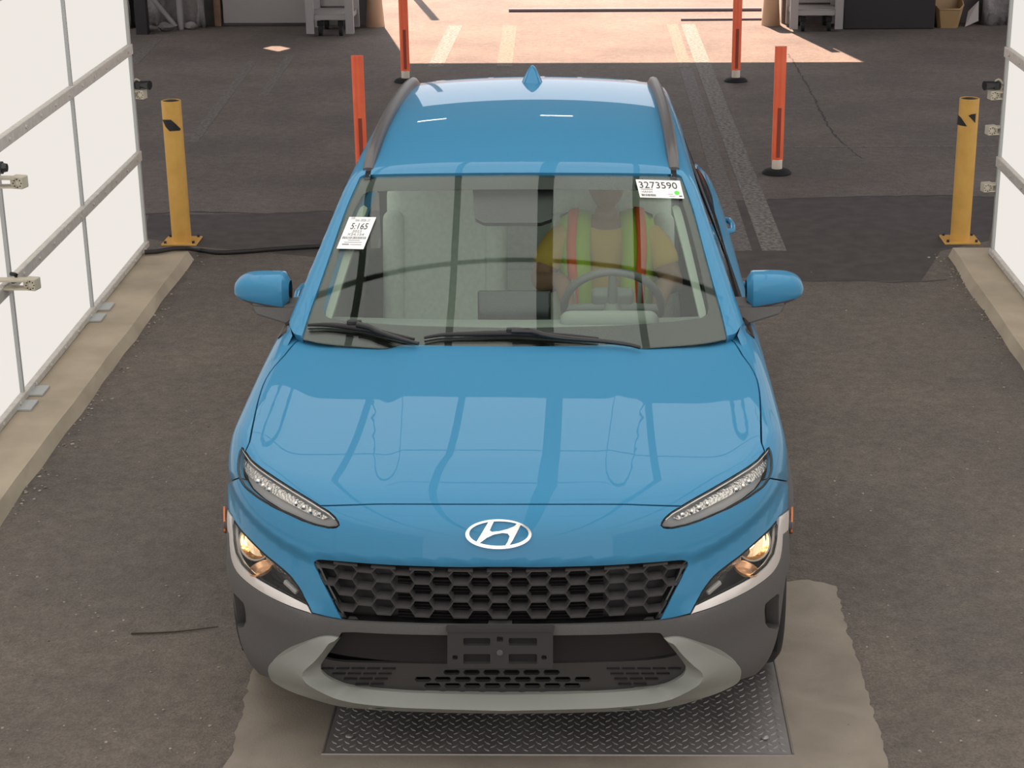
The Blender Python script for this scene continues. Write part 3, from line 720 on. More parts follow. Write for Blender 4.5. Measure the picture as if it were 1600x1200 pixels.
wholel = [PXC([(490, 1018), (520, 1032), (600, 1036), (780, 1037.5), (960, 1034), (1040, 1028), (1082, 1012)], 8, Fs_), PXC([(1084, 1040), (1075, 1062), (1045, 1078), (960, 1090), (780, 1094), (600, 1090), (520, 1077), (492, 1060), (484, 1035)], 8, Fs_)]
low = panel('lower_mesh', patch(wholel, PROJ_CAM, .03, 0, F=Fs_, mirror=False, flange=.012, holes=slh), M_GRILLE, car)
# raised herringbone ribs on the outer ends of the lower mesh
rr_ = random.Random(3)
for sgn in (1, -1):
    for r_i, v in enumerate((1043, 1051, 1059, 1067)):
        for k in range(5):
            u = 783+sgn*(175+r_i*6+k*24); 
            if abs(u-783) > 275-r_i*12: continue
            P = hitpx([(u-10, v), (u+10, v), (u+10, v+1.6), (u-10, v+1.6)], Fs_); N = grad(P, Fs_)
            V = list(P+N*.006)+list(P-N*.002); from_py('mesh_rib', V, [(0, 1, 2, 3), (0, 4, 5, 1), (1, 5, 6, 2), (2, 6, 7, 3), (3, 7, 4, 0)], M_BLACK, low)
# backing so that the slots read black
panel('bumper_void', patch([CEN(975, 1090, 6, shifted(Flow, (0, .10, 0))), PXC([(950, 1086), (1070, 1060), (1085, 1015), (1060, 975), (950, 974)], 10, shifted(Flow, (0, .10, 0)))], PROJ_LO, .06, 0, F=shifted(Flow, (0, .10, 0)), flange=.01), M_RUBBER, car)
# --- licence plate bracket: moulded plate with windows
Fp = lambda P: (-.012+.10*(P[..., 2]-.5)*-1)-P[..., 1]
def ppx(pts): return hitpx(pts, Fp, (3, 8))
brk = panel('plate_bracket', patch([ppx(rrect(699, 986, 864, 1044, 3))], PROJ_CAM, .03, 0, F=Fp, mirror=False, flange=.016,
    holes=[[ppx(rrect(u0, v0, u1, v1, 1.5))] for u0, v0, u1, v1 in ((724, 997, 766, 1009), (795, 997, 839, 1009), (724, 1022, 766, 1037.5), (795, 1022, 839, 1037.5), (707, 1024, 715, 1031), (846, 1024, 854, 1031), (776, 995, 786, 1003))]), M_GRILLE, car)
bp_ = ppx([(781, 1019)])[0]; bm = bmesh.new(); cyl(bm, (bp_[0], bp_[1]-.005, bp_[2]), (bp_[0], bp_[1]+.004, bp_[2]), .009, seg=14); cyl(bm, (bp_[0], bp_[1]-.008, bp_[2]), (bp_[0], bp_[1], bp_[2]), .004, seg=8); from_bm('bracket_screw', bm, M_CLAD, brk, 30)
panel('bracket_lip', patch([ppx(rrect(697, 981, 866, 986.5, 1))], PROJ_CAM, .03, 0, offset=.004, F=Fp, mirror=False, flange=.02), M_GRILLE, brk)
pb = patch([ppx(rrect(702, 988, 861, 1042, 2))], PROJ_CAM, .05, 0, offset=-.014, F=Fp, mirror=False, flange=.004); panel('bracket_back', pb, M_BLACK, brk)
# --- grille: frame, ribbed backing and one U-shaped bar per cell
Fg = shifted(Flow, (0, .055, 0)); Fgf = shifted(Flow, (0, .012, 0))
gro = [(783-(u-783), v) for u, v in []]
grille = panel('grille', patch([CEN(880, 982, 8, Fg), PXC([(800, 982), (950, 980), (1050, 974)], 10, Fg), PXC([(1050, 974), (1090, 890), (1088, 872)], 10, Fg, smooth=False), PXC([(1088, 872), (1025, 872), (950, 877), (800, 880)], 10, Fg)], PROJ_FR, .05, 0, F=Fg, flange=.005), M_BLACK, car)
gi_top = [(800, 889.5), (850, 890), (950, 887), (1025, 882), (1058, 879.5)]; gi_side = [(1064, 884), (1062, 893), (1045, 927), (1024, 967)]
gi_bot = [(1022, 968), (1000, 968.5), (950, 970.5), (870, 972.5), (800, 973)]
c_o = [CEN(885.5, 889.5, 3, Fgf)]
rim = [PXC(gi_top, 8, Fgf), PXC(gi_side, 6, Fgf), PXC(gi_bot, 8, Fgf)]
outer_rim = [PXC(GR_TOP, 8, Flow), PXC(GR_COR, 3, Flow), PXC(GR_SIDE, 6, Flow), PXC(GR_BOT[::-1], 8, Flow)]
def strip_loop(name, A, B, material, parent, n=110, lift=(0, 0)):
    A = resamp(np.vstack(A), n); B = resamp(np.vstack(B), n)
    A[:, 1] += .004; rows = [A, A+(B-A)*.5+(0, .002, 0), B, B+(0, .03, 0)]
    return loft(name, rows, material, parent, n, 1, True, 30)
strip_loop('grille_frame', outer_rim, rim, M_GLOSSB, grille)
gpoly = np.array([(480, 884)]+[(u, v) for u, v in ((783-(p[0]-783), p[1]) for p in gi_top[::-1])]+gi_top+gi_side+gi_bot+[(783-(p[0]-783), p[1]) for p in gi_bot[::-1]]+[(783-(p[0]-783), p[1]) for p in gi_side[::-1]])
M_BAR = mat('grille_bar_plastic', (.078, .073, .074), .38, 0, .5)
B_, E_, HZ = .0205, .0155, .0235
for col in range(-11, 12):
    xc = col*.0565
    for row in range(-1, 6):
        zb = (.6655-.0478*row) if col % 2 == 0 else (.6415-.0478*row)
        zb += .012*(abs(xc)/.5)**2*0
        pts = [(-B_-E_, HZ), (-B_, 0), (B_, 0), (B_+E_, HZ)]
        Pm = np.array([[xc, 0, zb]]); Pm[0, 1] = YC(zb)+PLAN(abs(xc)); q = pix(Pm)[0]
        uu = abs(q[0]-783); vt = np.interp(uu, [0, 67, 167, 242, 275], [890, 890, 887, 882, 880]); vb = np.interp(uu, [0, 87, 167, 217, 240], [973, 972.5, 970.5, 968.5, 968]); us = np.interp(q[1], [884, 893, 927, 967], [281, 279, 262, 241])
        if not (vt-14 < q[1] < vb+1 and uu < us+8): continue
        V = []
        for dx, dz in pts:
            x = xc+dx; z = min(zb+dz, .705); x = max(-.56, min(.56, x)); lim = .455+(z-.545)*.62
            x = max(-lim, min(lim, x)); yf = float(YC(z)+PLAN(abs(x)))+.012; yb = yf+.042
            V += [(x, yf, z), (x, yb, z+.002), (x, yf+.002, z-.006), (x, yb, z-.006)]
        F_ = []
        for i in range(3):
            a, b = 4*i, 4*i+4; F_ += [(a, b, b+1, a+1), (a, a+2, b+2, b), (a+2, a+3, b+3, b+2)]
        F_ += [(0, 1, 3, 2), (12, 14, 15, 13)]
        from_py('grille_bar', V, F_, M_BAR, grille)
for k in range(16):      # fine horizontal slats behind the bars
    z = .55+k*.0102; xs = np.linspace(-.30, .30, 13); y = YC(z)+PLAN(np.abs(xs))+.046
    bm = bmesh.new()
    A = [bm.verts.new((x, yy, z)) for x, yy in zip(xs, y)]; Bv = [bm.verts.new((x, yy+.012, z+.001)) for x, yy in zip(xs, y)]; Cv = [bm.verts.new((x, yy+.001, z-.003)) for x, yy in zip(xs, y)]
    for i in range(12): bm.faces.new((A[i], A[i+1], Bv[i+1], Bv[i])); bm.faces.new((A[i], Cv[i], Cv[i+1], A[i+1]))
    from_bm('grille_slat', bm, M_BLACK, grille)
# --- emblem: oval ring and slanted letter
def hx_(pts): return [(700+x/10, 790+y/10) for x, y in pts]
def ell(cx, cy, rx, ry, n=64): return [(cx+rx*math.cos(2*math.pi*i/n), cy+ry*math.sin(2*math.pi*i/n)) for i in range(n)]
emb = panel('emblem', patch([hitpx(hx_(ell(790, 450, 515, 222)), Flow)], PROJ_CAM, .02, 0, offset=.007, F=Flow, mirror=False, flange=.008, holes=[[hitpx(hx_(ell(797, 440, 462, 182)), Flow)]]), M_CHROME, car)
HL_ = [(640, 262), (720, 265), (690, 320), (655, 395), (690, 415), (800, 405), (930, 375), (1035, 335), (1085, 290), (1145, 300), (1080, 420), (1010, 540), (955, 622), (885, 632), (935, 560), (965, 480), (935, 440), (850, 432), (730, 452), (610, 500), (520, 565), (465, 590), (440, 572), (500, 480), (570, 370)]
panel('emblem_letter', patch([hitpx(hx_(HL_), Flow)], PROJ_CAM, .012, 0, offset=.0085, F=Flow, mirror=False, flange=.009), M_CHROME, emb)
# --- daytime running lamps
DRL = [(1202, 699.5), (1195, 707.5), (1185, 718.5), (1170, 730), (1140, 748.5), (1110, 766), (1080, 783), (1065, 792), (1050, 801), (1040, 810), (1035, 817), (1034, 821), (1037, 823.5), (1050, 824.5), (1072.5, 820), (1095, 812.5), (1140, 793), (1170, 776.5), (1192, 760.5), (1202, 747), (1206, 734), (1206, 717.5), (1204, 706)]
M_DRLR = mat('lamp_reflector', (.62, .60, .58), .28, 1.0)
def crystal(m, sc, st):
    b = m.node_tree.nodes['Principled BSDF']; tc = nd(m, 'ShaderNodeTexCoord'); v = nd(m, 'ShaderNodeTexVoronoi'); v.inputs['Scale'].default_value = sc
    ln(m, tc, 'Object', v, 'Vector'); bp = nd(m, 'ShaderNodeBump'); bp.inputs['Strength'].default_value = st; bp.inputs['Distance'].default_value = .004
    ln(m, v, 'Distance', bp, 'Height'); ln(m, bp, 'Normal', b, 'Normal')
crystal(M_DRLR, 130, .8)
M_BEZEL = mat('lamp_bezel_grey', (.42, .40, .39), .40, 0.0)
M_AMBER = mat('amber_reflector', (.75, .33, .10), .35, .2)
M_CRYS = glass('lamp_crystal', (.95, .96, .98), 1.7, .05)
def mirrored(fn):
    for s in (1, -1): fn(s)
def mx(P, s): return np.asarray(P)*(s, 1, 1)
drl_lens = patch([hitpx(DRL, Flow)], PROJ_CAM, .02, 0, offset=.001, F=Flow, mirror=False, flange=.004)
Fd = shifted(Flow, (-.012, .022, -.022))
drl_back = patch([hitpx(DRL, Flow)], PROJ_CAM, .015, -.002, offset=-.034, F=Flow, mirror=False, flange=.0)
DRLmid = [(1200, 712), (1185, 727), (1165, 740), (1140, 755), (1110, 773), (1080, 790), (1055, 805), (1045, 815), (1052, 819), (1080, 812), (1110, 797), (1140, 782), (1165, 768), (1188, 752), (1199, 738)]
Fd2 = shifted(Flow, (-.008, .013, -.013))
drl_strip = patch([hitpx([(1199, 716), (1185, 729), (1160, 746), (1120, 770), (1080, 793), (1052, 809), (1060, 812), (1090, 800), (1130, 780), (1165, 760), (1190, 742), (1198, 730)], Fd2)], PROJ_CAM, .010, 0, F=Fd2, mirror=False, flange=.006)
def mkdrl(s):
    fl = (lambda d: d) if s > 0 else flip
    lamp = empty('daytime_lamp', tuple(hitpx([(1120, 785)], Flow)[0]*(s, 1, 1)), parent=car, label='slim clear daytime running lamp')
    panel('lamp_lens', fl(drl_lens), M_LENS, lamp); panel('lamp_bowl', fl(drl_back), M_BEZEL, lamp); panel('lamp_reflector', fl(drl_strip), M_DRLR, lamp)
    up = offs(PXC(DRL[:10], 4, Flow), -.004); bm = bmesh.new(); tube(bm, [tuple(p*(s, 1, 1)) for p in up+(0, -.001, -.004)], .0035, 8); from_bm('chrome_edge', bm, M_CHROME, lamp, 60)
    bo = offs(hitpx(DRL, Flow), -.003); bm = bmesh.new(); tube(bm, [tuple(p*(s, 1, 1)) for p in bo], .0028, 8, True); from_bm('lamp_seal', bm, M_RUBBER, lamp, 60)
    for k, (u, v) in enumerate(((1066, 805), (1080, 800), (1092, 794), (1104, 788), (1150, 766), (1160, 760), (1170, 753))):
        p = hitpx([(u, v)], Fd2)[0]*(s, 1, 1); bm = bmesh.new(); box(bm, Vector(p)+Vector((0, -.004, .003)), (.012, .010, .014), Matrix.Rotation(.5*s*(k % 2-.5), 3, 'Y') @ Matrix.Rotation(.6, 3, 'X'), .002, 1); from_bm('lamp_prism', bm, M_CHROME, lamp)
mirrored(mkdrl)
# --- headlamps
HLP = [(u-.6, v+1) for u, v in HL_UP[1:]]+[(u-.6, v-1) for u, v in HL_LO[1:-1]]
hl_lens = patch([hitpx(HLP, Flow)], PROJ_CAM, .02, 0, offset=.002, F=Flow, mirror=False, flange=.004)
Fh = shifted(Flow, (-.045, .05, -.01))
hl_back = patch([hitpx([(1150+(u-1150)*1.08, 880+(v-880)*1.08) for u, v in HLP], Fh)], PROJ_CAM, .02, 0, F=Fh, mirror=False, flange=0)
M_BULB = emitter('warm_bulb', (1.0, .70, .33), 8.0)
M_WARMR = mat('headlamp_reflector', (.95, .68, .44), .25, 1.0); crystal(M_WARMR, 60, .25)
M_AMBERR = mat('warm_reflector', (.85, .48, .27), .3, .8)
M_HHOUS = mat('headlamp_housing', (.05, .045, .045), .25, .2)
def mkhead(s):
    fl = (lambda d: d) if s > 0 else flip
    c = hitpx([(1178, 866)], Flow)[0]*(s, 1, 1)
    lamp = empty('headlamp', tuple(c), parent=car, label='lit headlamp cluster glowing warm')
    panel('lamp_lens', fl(hl_lens), M_LENS, lamp); panel('lamp_housing', fl(hl_back), M_HHOUS, lamp)
    ax = Vector((s*.38, -.86, .30)).normalized(); R_ = ax.to_track_quat('Z', 'Y').to_matrix().to_4x4()
    def at(u, v, d): p = hitpx([(u, v)], Flow)[0]; return Vector((s*(p[0]-d*.5), p[1]+d, p[2]-.1*d))
    pc = at(1187, 853, .034)
    bm = bmesh.new(); lathe(bm, [(.006, -.045), (.026, -.040), (.042, -.028), (.052, -.012), (.056, .002), (.059, .002), (.057, -.014), (.0, -.05)], Matrix.Translation(pc) @ R_, 32); from_bm('reflector_bowl', bm, M_WARMR, lamp, 40)
    bm = bmesh.new(); lathe(bm, [(.0, .012), (.012, .009), (.0155, .0), (.012, -.012), (.0, -.03)], Matrix.Translation(pc+ax*-.010+Vector((-s*.006, 0, -.006))) @ R_, 16); from_bm('bulb', bm, M_BULB, lamp, 60)
    bm = bmesh.new(); tube(bm, [pc+R_.to_3x3() @ Vector((.057*math.cos(a), .057*math.sin(a), .002)) for a in np.linspace(0, 2*math.pi, 30, endpoint=False)], .003, 8, True); from_bm('bowl_ring', bm, M_BEZEL, lamp, 60)
    pc2 = at(1174, 893, .024); R2 = Vector((s*.30, -.12, .92)).to_track_quat('Z', 'Y').to_matrix().to_4x4()
    bm = bmesh.new(); lathe(bm, [(.0, -.02), (.024, -.016), (.034, -.006), (.037, .002), (.039, .002), (.037, -.008), (.0, -.026)], Matrix.Translation(pc2) @ R2, 26); from_bm('lower_bowl', bm, M_AMBERR, lamp, 40)
    # chrome blade along the blue edge and a turn lamp at the inner corner
    e0 = [at(u, v, d) for u, v, d in ((1210, 826, .02), (1200, 836, .02), (1165, 868, .02), (1140, 888, .018), (1122, 903, .016))]
    e1 = [at(u, v, d) for u, v, d in ((1211, 846, .03), (1206, 856, .03), (1168, 884, .035), (1146, 900, .03), (1124, 911, .024))]
    bm = bmesh.new(); A = [bm.verts.new(p) for p in e0]; Bv = [bm.verts.new(p) for p in e1]
    for i in range(2, 4): bm.faces.new((A[i], A[i+1], Bv[i+1], Bv[i]))
    bmesh.ops.delete(bm, geom=[v for v in bm.verts if not v.link_faces], context='VERTS'); from_bm('chrome_blade', bm, M_DRLR, lamp, 60)
    from_py('corner_reflector', [tuple(p) for p in (e0[0], e0[1], e1[1], e1[0])], [(0, 1, 2, 3)], M_DRLR, lamp)
    t0 = at(1120, 921, .016); bm = bmesh.new(); box(bm, t0, (.055, .012, .014), Matrix.Rotation(s*.65, 3, 'Z') @ Matrix.Rotation(-s*.42, 3, 'Y'), .003); from_bm('turn_lamp', bm, M_BEZEL, lamp)
    bo = offs(hitpx(HLP, Flow), -.002); bm = bmesh.new(); tube(bm, [tuple(p*(s, 1, 1)) for p in bo], .004, 8, True); from_bm('lamp_seal', bm, M_RUBBER, lamp, 60)
mirrored(mkhead)
# --- windshield
WS_BOT = [(815, 548), (870, 547.4), (950, 545.4), (1030, 541), (1100, 535), (1136, 528)]
WS_SIDE = [(1136, 528), (1126, 485), (1115, 447), (1099, 388), (1082, 325), (1064.5, 276)]
WS_TOP = [(1064.5, 276), (1040, 274.2), (960, 272.8), (880, 272.3), (825, 272)]
ws_loop = [CEN(272, 548, 26, Fgre)[::-1], PXC(WS_TOP[::-1], 8, Fgre), PXC(WS_SIDE[::-1], 8, Fgre), PXC(WS_BOT[::-1], 8, Fgre)]
ws = panel('windshield', patch(ws_loop, PROJ_CAM, .03, .001, offset=-.003, F=Fgre, flange=.0045, thick=True), M_GLASS, car)
clear_ = [(815, 508.5), (950, 505.3), (1030, 500.5), (1085, 494.8), (1098, 492), (1105, 487), (1106.5, 480), (1104, 462), (1091, 403), (1076, 345), (1066, 313), (1058, 300), (1050, 296), (1030, 295), (960, 294), (870, 293.3), (815, 293)]
fr_hole = [PXC(clear_, 6, Fgre)]; fr_hole[0] = np.vstack([fr_hole[0], fr_hole[0][::-1]*(-1, 1, 1)])
ws_full = np.vstack([c for c in (PXC(WS_TOP[::-1], 8, Fgre), PXC(WS_SIDE[::-1], 8, Fgre), PXC(WS_BOT[::-1], 8, Fgre))])
ws_both = np.vstack([ws_full, ws_full[::-1]*(-1, 1, 1)])
panel('frit_band', patch([ws_both], PROJ_CAM, .05, .002, offset=-.010, F=Fgre, mirror=False, flange=.001, holes=fr_hole), M_FRIT, ws)
ap_ = patch([PXC([(1052, 314), (1064, 314), (1080, 372), (1096, 440), (1105, 478), (1104, 489), (1097, 492), (1084, 440), (1068, 375)], 6, Fgre)], PROJ_CAM, .03, 0, offset=-.03, F=Fgre, mirror=False, flange=.01)
pair('pillar_trim', ap_, mat('pillar_grey', (.26, .28, .25), .8), car)
# --- roof, side frames, rails
rf_y = [1.93, 2.05, 2.3, 2.7, 3.1, 3.5, 3.72]
def roofx(y): return np.interp(y, [1.9, 2.3, 2.8, 3.3, 3.8], [.565, .560, .552, .540, .520])
roof_side = TOPC([(float(roofx(y)), y) for y in rf_y], .04, Fgre)
rf_front = PXC([(1050, 272.3), (1000, 271), (900, 270.2), (825, 270)], 8, Fgre)
rc = hitpx([(1050, 272.3)], Fgre)[0]
roof_cent = TOPC([(0, 3.74), (0, 2.8), (0, 1.91)], .04, Fgre); roof_cent[:, 0] = 0; roof_cent[-1] = CEN(270, 270, 1, Fgre)[0]
roof_rear = TOPC([(float(roofx(3.72)), 3.72), (.35, 3.76), (.1, 3.78)], .04, Fgre)
panel('roof', patch([roof_cent, rf_front[::-1], roof_side, roof_rear], TOPP, .03, .0015, F=Fgre), M_PAINT, car)
panel('headliner', patch([roof_cent, rf_front[::-1], roof_side, roof_rear], TOPP, .08, .0, F=Fgre, offset=-.05, flange=0), M_LINER, car)
DLO = [(1.36, 1.035), (1.45, 1.10), (1.6, 1.185), (1.75, 1.27), (1.9, 1.335), (2.05, 1.375), (2.3, 1.405), (2.7, 1.418), (3.1, 1.405), (3.45, 1.365), (3.62, 1.32)]
dlo = SID(DLO, .04, Fgre)
out_x = .018
ditch = TOPC([(float(roofx(y))+out_x, y) for y in rf_y[::-1]], .04, Fgre)
PROJ_PI = Persp((3.2, 1.2, 3.6), (.65, 2.2, 1.3))
base_ = PXC([(1136, 525), (1150, 521), (1157, 511)], 4, Fgre)
rear_frame = SID([(3.62, 1.32), (3.70, 1.37), (3.76, 1.41)], .03, Fgre)
pair('side_frame', patch([PXC(WS_SIDE, 6, Fgre), PXC([(1064.5, 276), (1058, 272)], 3, Fgre), ditch[::-1], rear_frame[::-1], dlo[::-1], base_[::-1]], PROJ_PI, .03, .002, F=Fgre, mirror=False, flange=.03), M_PAINT, car)
def strip(name, A, B, material, parent, n=40, both=True, off=0.0):
    for s in ((1, -1) if both else (1,)):
        a = resamp(A, n); b = resamp(B, n); V = [p*(s, 1, 1) for p in a]+[p*(s, 1, 1) for p in b]; V = [(p[0], p[1], p[2]+off) for p in V]
        F_ = [(i, i+1, n+i+1, n+i) for i in range(n-1)]; from_py(name, V, [f if s > 0 else f[::-1] for f in F_], material, parent, smooth=True)
strip('roof_ditch', roof_side+np.array((-.004, 0, 0)), ditch[::-1]+np.array((.004, 0, 0)), M_RUBBER, car, off=-.006)
# roof rails: raised grey bars that dip into the roof at both ends
def mkrail(s):
    bm = bmesh.new(); secs = []
    Y = np.linspace(1.985, 3.60, 34)
    for y in Y:
        e = min((y-1.985)/.16, (3.60-y)/.14, 1.0); h = .006+.036*math.sin(max(e, 0)*math.pi/2); x = float(roofx(y))+.012
        z = float(ROOF(y)-.085*x*x-.10*x**6); wd = .024-.004*(1-e); cxx = x
        secs.append([(cxx-wd, z-.012), (cxx-wd*.95, z+h*.45), (cxx-wd*.62, z+h*.88), (cxx-wd*.1, z+h), (cxx+wd*.5, z+h*.9), (cxx+wd*.95, z+h*.45), (cxx+wd*1.05, z-.022)])
    G = [[bm.verts.new((s*px_, y, pz)) for px_, pz in sc] for sc, y in zip(secs, Y)]
    for i in range(len(G)-1):
        for k in range(6): bm.faces.new((G[i][k], G[i][k+1], G[i+1][k+1], G[i+1][k]))
    bm.faces.new(G[0]); bm.faces.new(G[-1][::-1]); from_bm('roof_rail', bm, M_RAIL, car, 50)
mirrored(mkrail)
# shark fin
ya = 3.36; za = float(ROOF(ya)); bm = bmesh.new(); secs = []
for t in np.linspace(0, 1, 8):
    wd = .044*(1-t)**.75+.007; y0 = ya-.075+.10*t; y1 = ya+.085-.01*t; z = za-.012+.075*t
    secs.append([(wd*math.cos(a)*(1 if abs(math.cos(a)) else 1), (y0+y1)/2+(y1-y0)/2*math.sin(a), z) for a in np.linspace(0, 2*math.pi, 20, endpoint=False)])
G = [[bm.verts.new(p) for p in sc] for sc in secs]
for i in range(7):
    for k in range(20): bm.faces.new((G[i][k], G[i][(k+1) % 20], G[i+1][(k+1) % 20], G[i+1][k]))
bm.faces.new(G[-1]); from_bm('antenna_fin', bm, M_PAINT, car, 50)
# --- flanks: doors, windows, quarter, sills, arches (sides are symmetric)
BELT = lambda y: 1.0+.035*(y-1.3)/1.0
Fd_ = Flow
belt_f = [(1.33, .985), (1.7, 1.0), (2.35, 1.018)]; belt_r = [(2.35, 1.018), (2.8, 1.03), (3.2, 1.04), (3.42, 1.05)]
dd = patch([SID([(1.33, .985), (1.31, .93), (1.29, .80), (1.285, .60), (1.30, .36)], .04, Flow), SID([(1.30, .36), (2.33, .36)], .06, Flow), SID([(2.33, .36), (2.345, .7), (2.35, 1.018)], .05, Flow), SID(belt_f[::-1], .05, Flow)], SIDEP, .045, .003, F=Flow, mirror=False)
fdoors = pair('front_door', dd, M_PAINT, car)
rd = patch([SID([(2.35, 1.018), (2.345, .7), (2.33, .36)], .05, Flow), SID([(2.33, .36), (3.02, .36)], .06, Flow), ARC(.44, 176, 112, WHY2), SID([(3.30, .745), (3.42, .9), (3.42, 1.05)], .05, Flow), SID(belt_r[::-1], .05, Flow)], SIDEP, .045, .003, F=Flow, mirror=False)
rdoors = pair('rear_door', rd, M_PAINT, car)
qd = patch([SID([(3.42, 1.05), (3.42, .9), (3.30, .745)], .05, Flow), ARC(.44, 111, 8, WHY2), SID([(3.90, .40), (3.95, .62), (3.98, .80), (3.95, 1.0)], .05, Flow), SID([(3.93, 1.035), (3.42, 1.055)], .05, Flow)], SIDEP, .045, .003, F=Flow, mirror=False)
pair('rear_quarter', qd, M_PAINT, car)
sd = patch([SID([(1.215, .335), (1.30, .357), (3.02, .357), (3.10, .335)], .05, Flow), SID([(3.07, .22), (1.25, .22)], .06, Flow)], SIDEP, .045, .001, offset=.010, F=Flow, mirror=False); pair('sill_cladding', sd, M_CLAD, car)
for cy, a0, a1 in ((WHY, 139, -8), (WHY2, 188, 2)):
    ad = patch([ARC(.435, a0, a1, cy), ARC(.375, a1, a0, cy)], SIDEP, .03, .0005, offset=.016, F=Flow, mirror=False, flange=.05); pair('wheel_arch_trim', ad, M_CLAD, car)
    for s in (1, -1):     # liner
        A = np.radians(np.linspace(200, -20, 24)); bm = bmesh.new()
        o = [bm.verts.new((s*.86, cy+.385*math.cos(a), WHZ+.385*math.sin(a))) for a in A]; i_ = [bm.verts.new((s*.52, cy+.385*math.cos(a), WHZ+.385*math.sin(a))) for a in A]
        for k in range(23): bm.faces.new((o[k], o[k+1], i_[k+1], i_[k]))
        bm.faces.new(i_); from_bm('wheel_arch_liner', bm, M_RUBBER, car)
for par, y in ((fdoors, 2.18), (rdoors, 3.22)):
    for s, p_ in zip((1, -1), par):
        x = float(SIDE(.90))+.012; bm = bmesh.new(); tube(bm, [(s*(x-.02), y-.11, .90), (s*(x+.006), y-.09, .902), (s*(x+.012), y, .905), (s*(x+.006), y+.09, .902), (s*(x-.02), y+.11, .90)], .013, 10); from_bm('door_handle', bm, M_PAINT, p_, 50)
# side windows
wl = SID([(1.36, 1.035), (1.45, 1.035), (2.38, 1.045), (2.98, 1.06), (3.60, 1.10), (3.62, 1.32)], .05, Fgre)
wd_ = patch([dlo[:-1][::-1][::-1], SID([(3.62, 1.32), (3.66, 1.15), (3.4, 1.07), (2.9, 1.035), (2.38, 1.02), (1.9, 1.005), (1.36, .995)], .05, Fgre)], SIDEP, .06, .004, offset=-.006, F=Fgre, mirror=False, flange=.004)
sw = pair('side_window', wd_, M_DARKGLASS, car)
for y0, y1 in ((2.31, 2.41), (3.36, 3.45)):      # blacked-out door pillars
    zt = np.interp((y0+y1)/2, [p[0] for p in DLO], [p[1] for p in DLO])
    bpil = patch([SID([(y0, zt-.004), (y0-.01, 1.03), (y1-.01, 1.03), (y1, zt-.004)], .05, Fgre)], SIDEP, .05, 0, offset=-.002, F=Fgre, mirror=False, flange=.01); pair('door_pillar', bpil, M_GLOSSB, car)
bs = patch([SID([(1.33, .988), (1.7, 1.003), (2.35, 1.021), (2.8, 1.033), (3.2, 1.043), (3.42, 1.053), (3.62, 1.06)], .05, Fcar), SID([(3.62, 1.085), (3.2, 1.068), (2.8, 1.056), (2.35, 1.044), (1.7, 1.025), (1.36, 1.012)], .05, Fcar)], SIDEP, .05, 0, offset=.004, F=Fcar, mirror=False, flange=.03); pair('belt_moulding', bs, M_GLOSSB, car)
cc_ = patch([PXC([(1153, 522), (1158, 510), (1163, 497), (1170, 500), (1176, 514), (1180, 535), (1168, 545), (1159, 536), (1153, 522)], 4, Fcar, smooth=False)[:-1]], PROJ_CAM, .02, 0, offset=-.007, F=Fcar, mirror=False, flange=0); pair('cowl_corner', cc_, M_PAINT, car)
# shoulder shelf between door top and side window
shl = patch([SID([(1.14, .945), (1.30, .96), (1.8, .975), (2.6, 1.0), (3.4, 1.03), (3.95, 1.0)], .06, Flow)+np.array((-.02, 0, 0)), TOPC([(.70, 3.95), (.70, 2.5), (.70, 1.35), (.72, 1.16)], .1, Flow)], Ortho((-.5, 0, -1)), .06, 0, offset=-.006, F=Flow, mirror=False, flange=0); pair('shoulder', shl, M_PAINT, car)
# tail
REARP = Ortho((0, -1, 0), (-8, 8))
def RER(pts, F=Flow, step=.04):
    q = np.vstack([crom(pts[i:i+2], step)[(0 if i == 0 else 1):] for i in range(len(pts)-1)])
    O = np.stack([q[:, 0], np.full(len(q), 6.0), q[:, 1]], -1); P, ok = cast(O, np.broadcast_to(np.array([0, -1.0, 0]), O.shape), 0.0, 3.5, F, 300); return P
def rc0(z0, z1, F=Flow): P = RER([(0, z0), (0, z1)], F); P[:, 0] = 0; return P
panel('tailgate', patch([rc0(.56, 1.02), RER([(.2, 1.02), (.60, 1.0), (.70, .93), (.66, .72), (.56, .58), (.1, .56)])], REARP, .05, .003, F=Flow), M_PAINT, car)
panel('rear_bumper', patch([rc0(.56, .24)[::1], RER([(.1, .24), (.70, .25), (.80, .32), (.83, .5), (.80, .62), (.68, .74), (.66, .72), (.56, .58), (.1, .56)])], REARP, .05, .003, F=Flow), M_CLAD, car)
panel('rear_window', patch([rc0(1.06, 1.40, Fgre), RER([(.1, 1.40), (.52, 1.37), (.64, 1.08), (.1, 1.06)], Fgre)], REARP, .06, 0, offset=-.004, F=Fgre, flange=.004), M_DARKGLASS, car)
panel('spoiler', patch([roof_rear[:1], TOPC([(.35, 3.755), (.1, 3.775), (0, 3.775)], .05, Fgre)*(1, 1, 1), TOPC([(0, 3.93), (.2, 3.925), (.50, 3.86)], .05, Fgre)], Ortho((0, -.3, -1), (-6, 6)), .05, .001, F=lambda P: P[..., 2]-(ROOF(P[..., 1])-.085*P[..., 0]**2-.10*P[..., 0]**6), flange=.04), M_PAINT, car)
tl = patch([RER([(.56, .96), (.70, .985), (.79, .95), (.80, .87), (.70, .86), (.58, .90)])], REARP, .05, 0, offset=.006, F=Flow, mirror=False); pair('tail_lamp', tl, mat('red_lens', (.45, .01, .012), .12, 0, .5), car)
